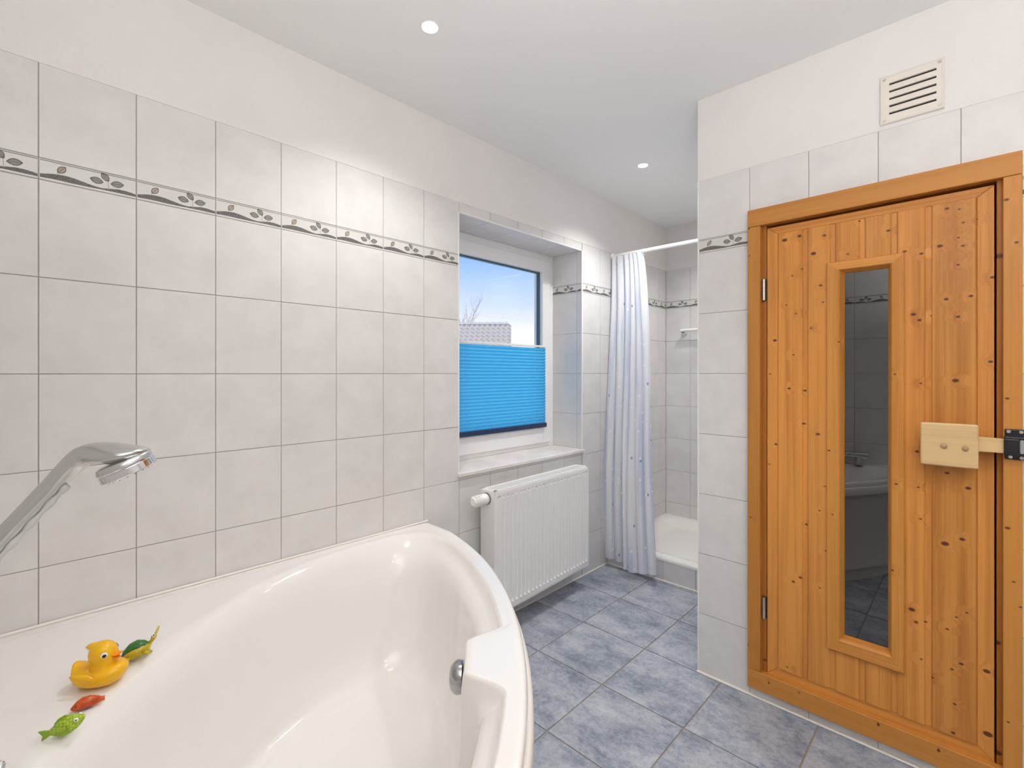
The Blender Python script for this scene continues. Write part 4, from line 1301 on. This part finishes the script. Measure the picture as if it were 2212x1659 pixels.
def tray_z(x, y):
    d = min(x - tx0, tx1 - x, y - ty0, ty1 - y)
    # rounded-corner distance
    ax, ay = .45 - abs(x - (tx0 + tx1) / 2), .418 - abs(y - (ty0 + ty1) / 2)
    r = .12
    if ax < r + .05 and ay < r + .05:
        d = r + .05 - math.hypot(max(0, r + .05 - ax), max(0, r + .05 - ay))
    rim = .152
    e = min(x - tx0, tx1 - x, y - ty0, ty1 - y)
    z = rim - .040 * sst(.030, .16, d)
    if y - ty0 < .012: z -= .012 * (1 - sst(0, .012, y - ty0))
    return z
nx, ny = 64, 64
P = [[(tx0 + (tx1 - tx0) * i / nx, ty0 + (ty1 - ty0) * (j / ny) ** 1.15, 0) for i in range(nx + 1)] for j in range(ny + 1)]
P = [[(x, y, tray_z(x, y)) for x, y, _ in r] for r in P]
P = [[(x, ty0 - .002, .122) for x, y, z in P[0]], [(x, ty0 - .003, .138) for x, y, z in P[0]]] + P
MB().grid(P).build('tray_shell', M_tray, st_, smooth=60)
MB().lathe([(.0, .006), (.03, .006), (.045, .001)], 28, Matrix.Translation((-1.2, 3.15, .112)), cap=False).build('tray_drain', M_chrome, st_, smooth=40)

gb = thing('grab_bar', 'white bar bracket on the shower end wall', 'grab bar', (-1.3, YB, 1.57))
for gx in (-1.575, -1.10):
    MB().lathe([(.0, .0), (.022, .0), (.022, .008), (.015, .014), (.013, .04)], 20, frame((gx, YB - .001, 1.566), (1, 0, 0), (0, 0, 1), (0, -1, 0)), cap=False).build('bar_mount', M_rod, gb, smooth=40)
MB().tube([(-1.590, YB - .045, 1.572), (-1.085, YB - .045, 1.572)], .012, 14).build('bar', M_rod, gb, smooth=40)

YRD = 2.757
rodt = thing('curtain_rod', 'white curtain rod across the top of the shower opening', 'curtain rod', (-1.28, YRD, 2.025))
MB().tube([(XW + .002, YRD, 2.028), (XE, YRD, 2.022)], .0125, 18).build('rod', M_rod, rodt, smooth=40)
for x, s in ((XW + .001, 1), (XE - .001, -1)):
    MB().lathe([(.0, .0), (.024, .0), (.024, .006), (.015, .016), (.013, .022)], 22, frame((x, YRD, 2.028), (0, 1, 0), (0, 0, 1), (s, 0, 0)), cap=False).build('end_cap', M_rod, rodt, smooth=40)

# curtain
M_cur = bpy.data.materials.new('curtain_fabric'); M_cur.use_nodes = True
m = M_cur; n = m.node_tree.nodes; n.clear()
o_ = n.new('ShaderNodeOutputMaterial'); d_ = n.new('ShaderNodeBsdfDiffuse'); t_ = n.new('ShaderNodeBsdfTranslucent'); x_ = n.new('ShaderNodeMixShader')
uvn = n.new('ShaderNodeUVMap'); uvn.uv_map = 'UVMap'
v1 = n.new('ShaderNodeTexVoronoi'); v1.inputs['Scale'].default_value = 12.0; v1.inputs['Randomness'].default_value = .85; v1.distance = 'CHEBYCHEV'
L(m, uvn.outputs[0], v1.inputs['Vector'])
lt = n.new('ShaderNodeMath'); lt.operation = 'LESS_THAN'; lt.inputs[1].default_value = .095
L(m, v1.outputs['Distance'], lt.inputs[0])
v2 = n.new('ShaderNodeTexVoronoi'); v2.inputs['Scale'].default_value = 17.0; v2.distance = 'CHEBYCHEV'
L(m, uvn.outputs[0], v2.inputs['Vector'])
lt2 = n.new('ShaderNodeMath'); lt2.operation = 'LESS_THAN'; lt2.inputs[1].default_value = .12
L(m, v2.outputs['Distance'], lt2.inputs[0])
m1 = N(m, 'ShaderNodeMix', data_type='RGBA'); 
mpv = n.new('ShaderNodeMapping'); mpv.inputs['Scale'].default_value = (16, 1.1, 1); L(m, uvn.outputs[0], mpv.inputs['Vector'])
nz = n.new('ShaderNodeTexNoise'); nz.inputs['Scale'].default_value = 1.0; nz.inputs['Detail'].default_value = 2; L(m, mpv.outputs[0], nz.inputs['Vector'])
rz = ramp(m, nz.outputs['Fac'], [(.38, (.60, .67, .78)), (.50, (.78, .80, .86)), (.62, (.84, .84, .87))])  # bluish upright bands paint fold shading into the cloth colour
L(m, rz.outputs[0], m1.inputs['A']); m1.inputs['B'].default_value = (.90, .92, .95, 1)
L(m, lt2.outputs[0], m1.inputs['Factor'])
m2 = N(m, 'ShaderNodeMix', data_type='RGBA'); m2.inputs['B'].default_value = (.34, .41, .53, 1)
L(m, lt.outputs[0], m2.inputs['Factor']); L(m, m1.outputs['Result'], m2.inputs['A'])
L(m, m2.outputs['Result'], d_.inputs[0]); L(m, m2.outputs['Result'], t_.inputs[0]); x_.inputs[0].default_value = .35
L(m, d_.outputs[0], x_.inputs[1]); L(m, t_.outputs[0], x_.inputs[2]); L(m, x_.outputs[0], o_.inputs[0])
cu = thing('shower_curtain', 'white and pale blue printed shower curtain bunched at the left of the shower', 'curtain', (-1.55, 2.68, .05))
NU, NV = 220, 60
def fold(s, t):
    """s 0..1 along the cloth, t 0 top .. 1 bottom"""
    x = (-1.722) + s * (.212 + .172 * t ** .8)
    if t > 0: x += .0
    nf = 6.0
    amp = .024 * (1 - .38 * t)
    ph = 2 * pi * (nf * s + .22 * sin(3.1 * s * 2 + 1) + .10 * sin(t * 3 + s * 9))
    y0 = YRD - .012 + (-.108) * sst(.0, .85, t) - .02 * t
    big = (.026 - .085 * sst(.455, .50, s) + .03 * sst(.6, 1, s)) * t ** 1.3
    y = y0 + amp * sin(ph) + big
    x += .010 * cos(ph) * (1 if s > .02 else s * 50)
    z = 2.018 - t * (2.018 - (.062 - .004 * sst(.4, .6, s) + .012 * sst(.7, 1, s)))
    z -= .0
    if t < .02: z -= 0.004 * abs(sin(pi * 10 * s))
    return (max(x, XW + .004), y, z)
b = MB()
uvl = b.bm.loops.layers.uv.new('UVMap')
V = [[b.bm.verts.new(fold(i / NU, (j / NV))) for i in range(NU + 1)] for j in range(NV + 1)]
for j in range(NV):
    for i in range(NU):
        f = b._f([V[j][i], V[j][i + 1], V[j + 1][i + 1], V[j + 1][i]])
        for lp, (a, c) in zip(f.loops, ((i, j), (i + 1, j), (i + 1, j + 1), (i, j + 1))):
            lp[uvl].uv = (a / NU * 1.15, c / NV * 1.97)
b.build('curtain_cloth', M_cur, cu, smooth=180)
for k in range(11):
    x = -1.716 + .0222 * k
    b = MB()
    pts = [Vector((x + .002 * (k % 2), YRD + .019 * cos(a), 2.022 + .019 * sin(a) - .004)) for a in [2 * pi * q / 20 for q in range(20)]]
    b.tube(pts + [pts[0]], .0018, 6, cap=False)
    b.build('curtain_ring', M_rod, cu, smooth=60)
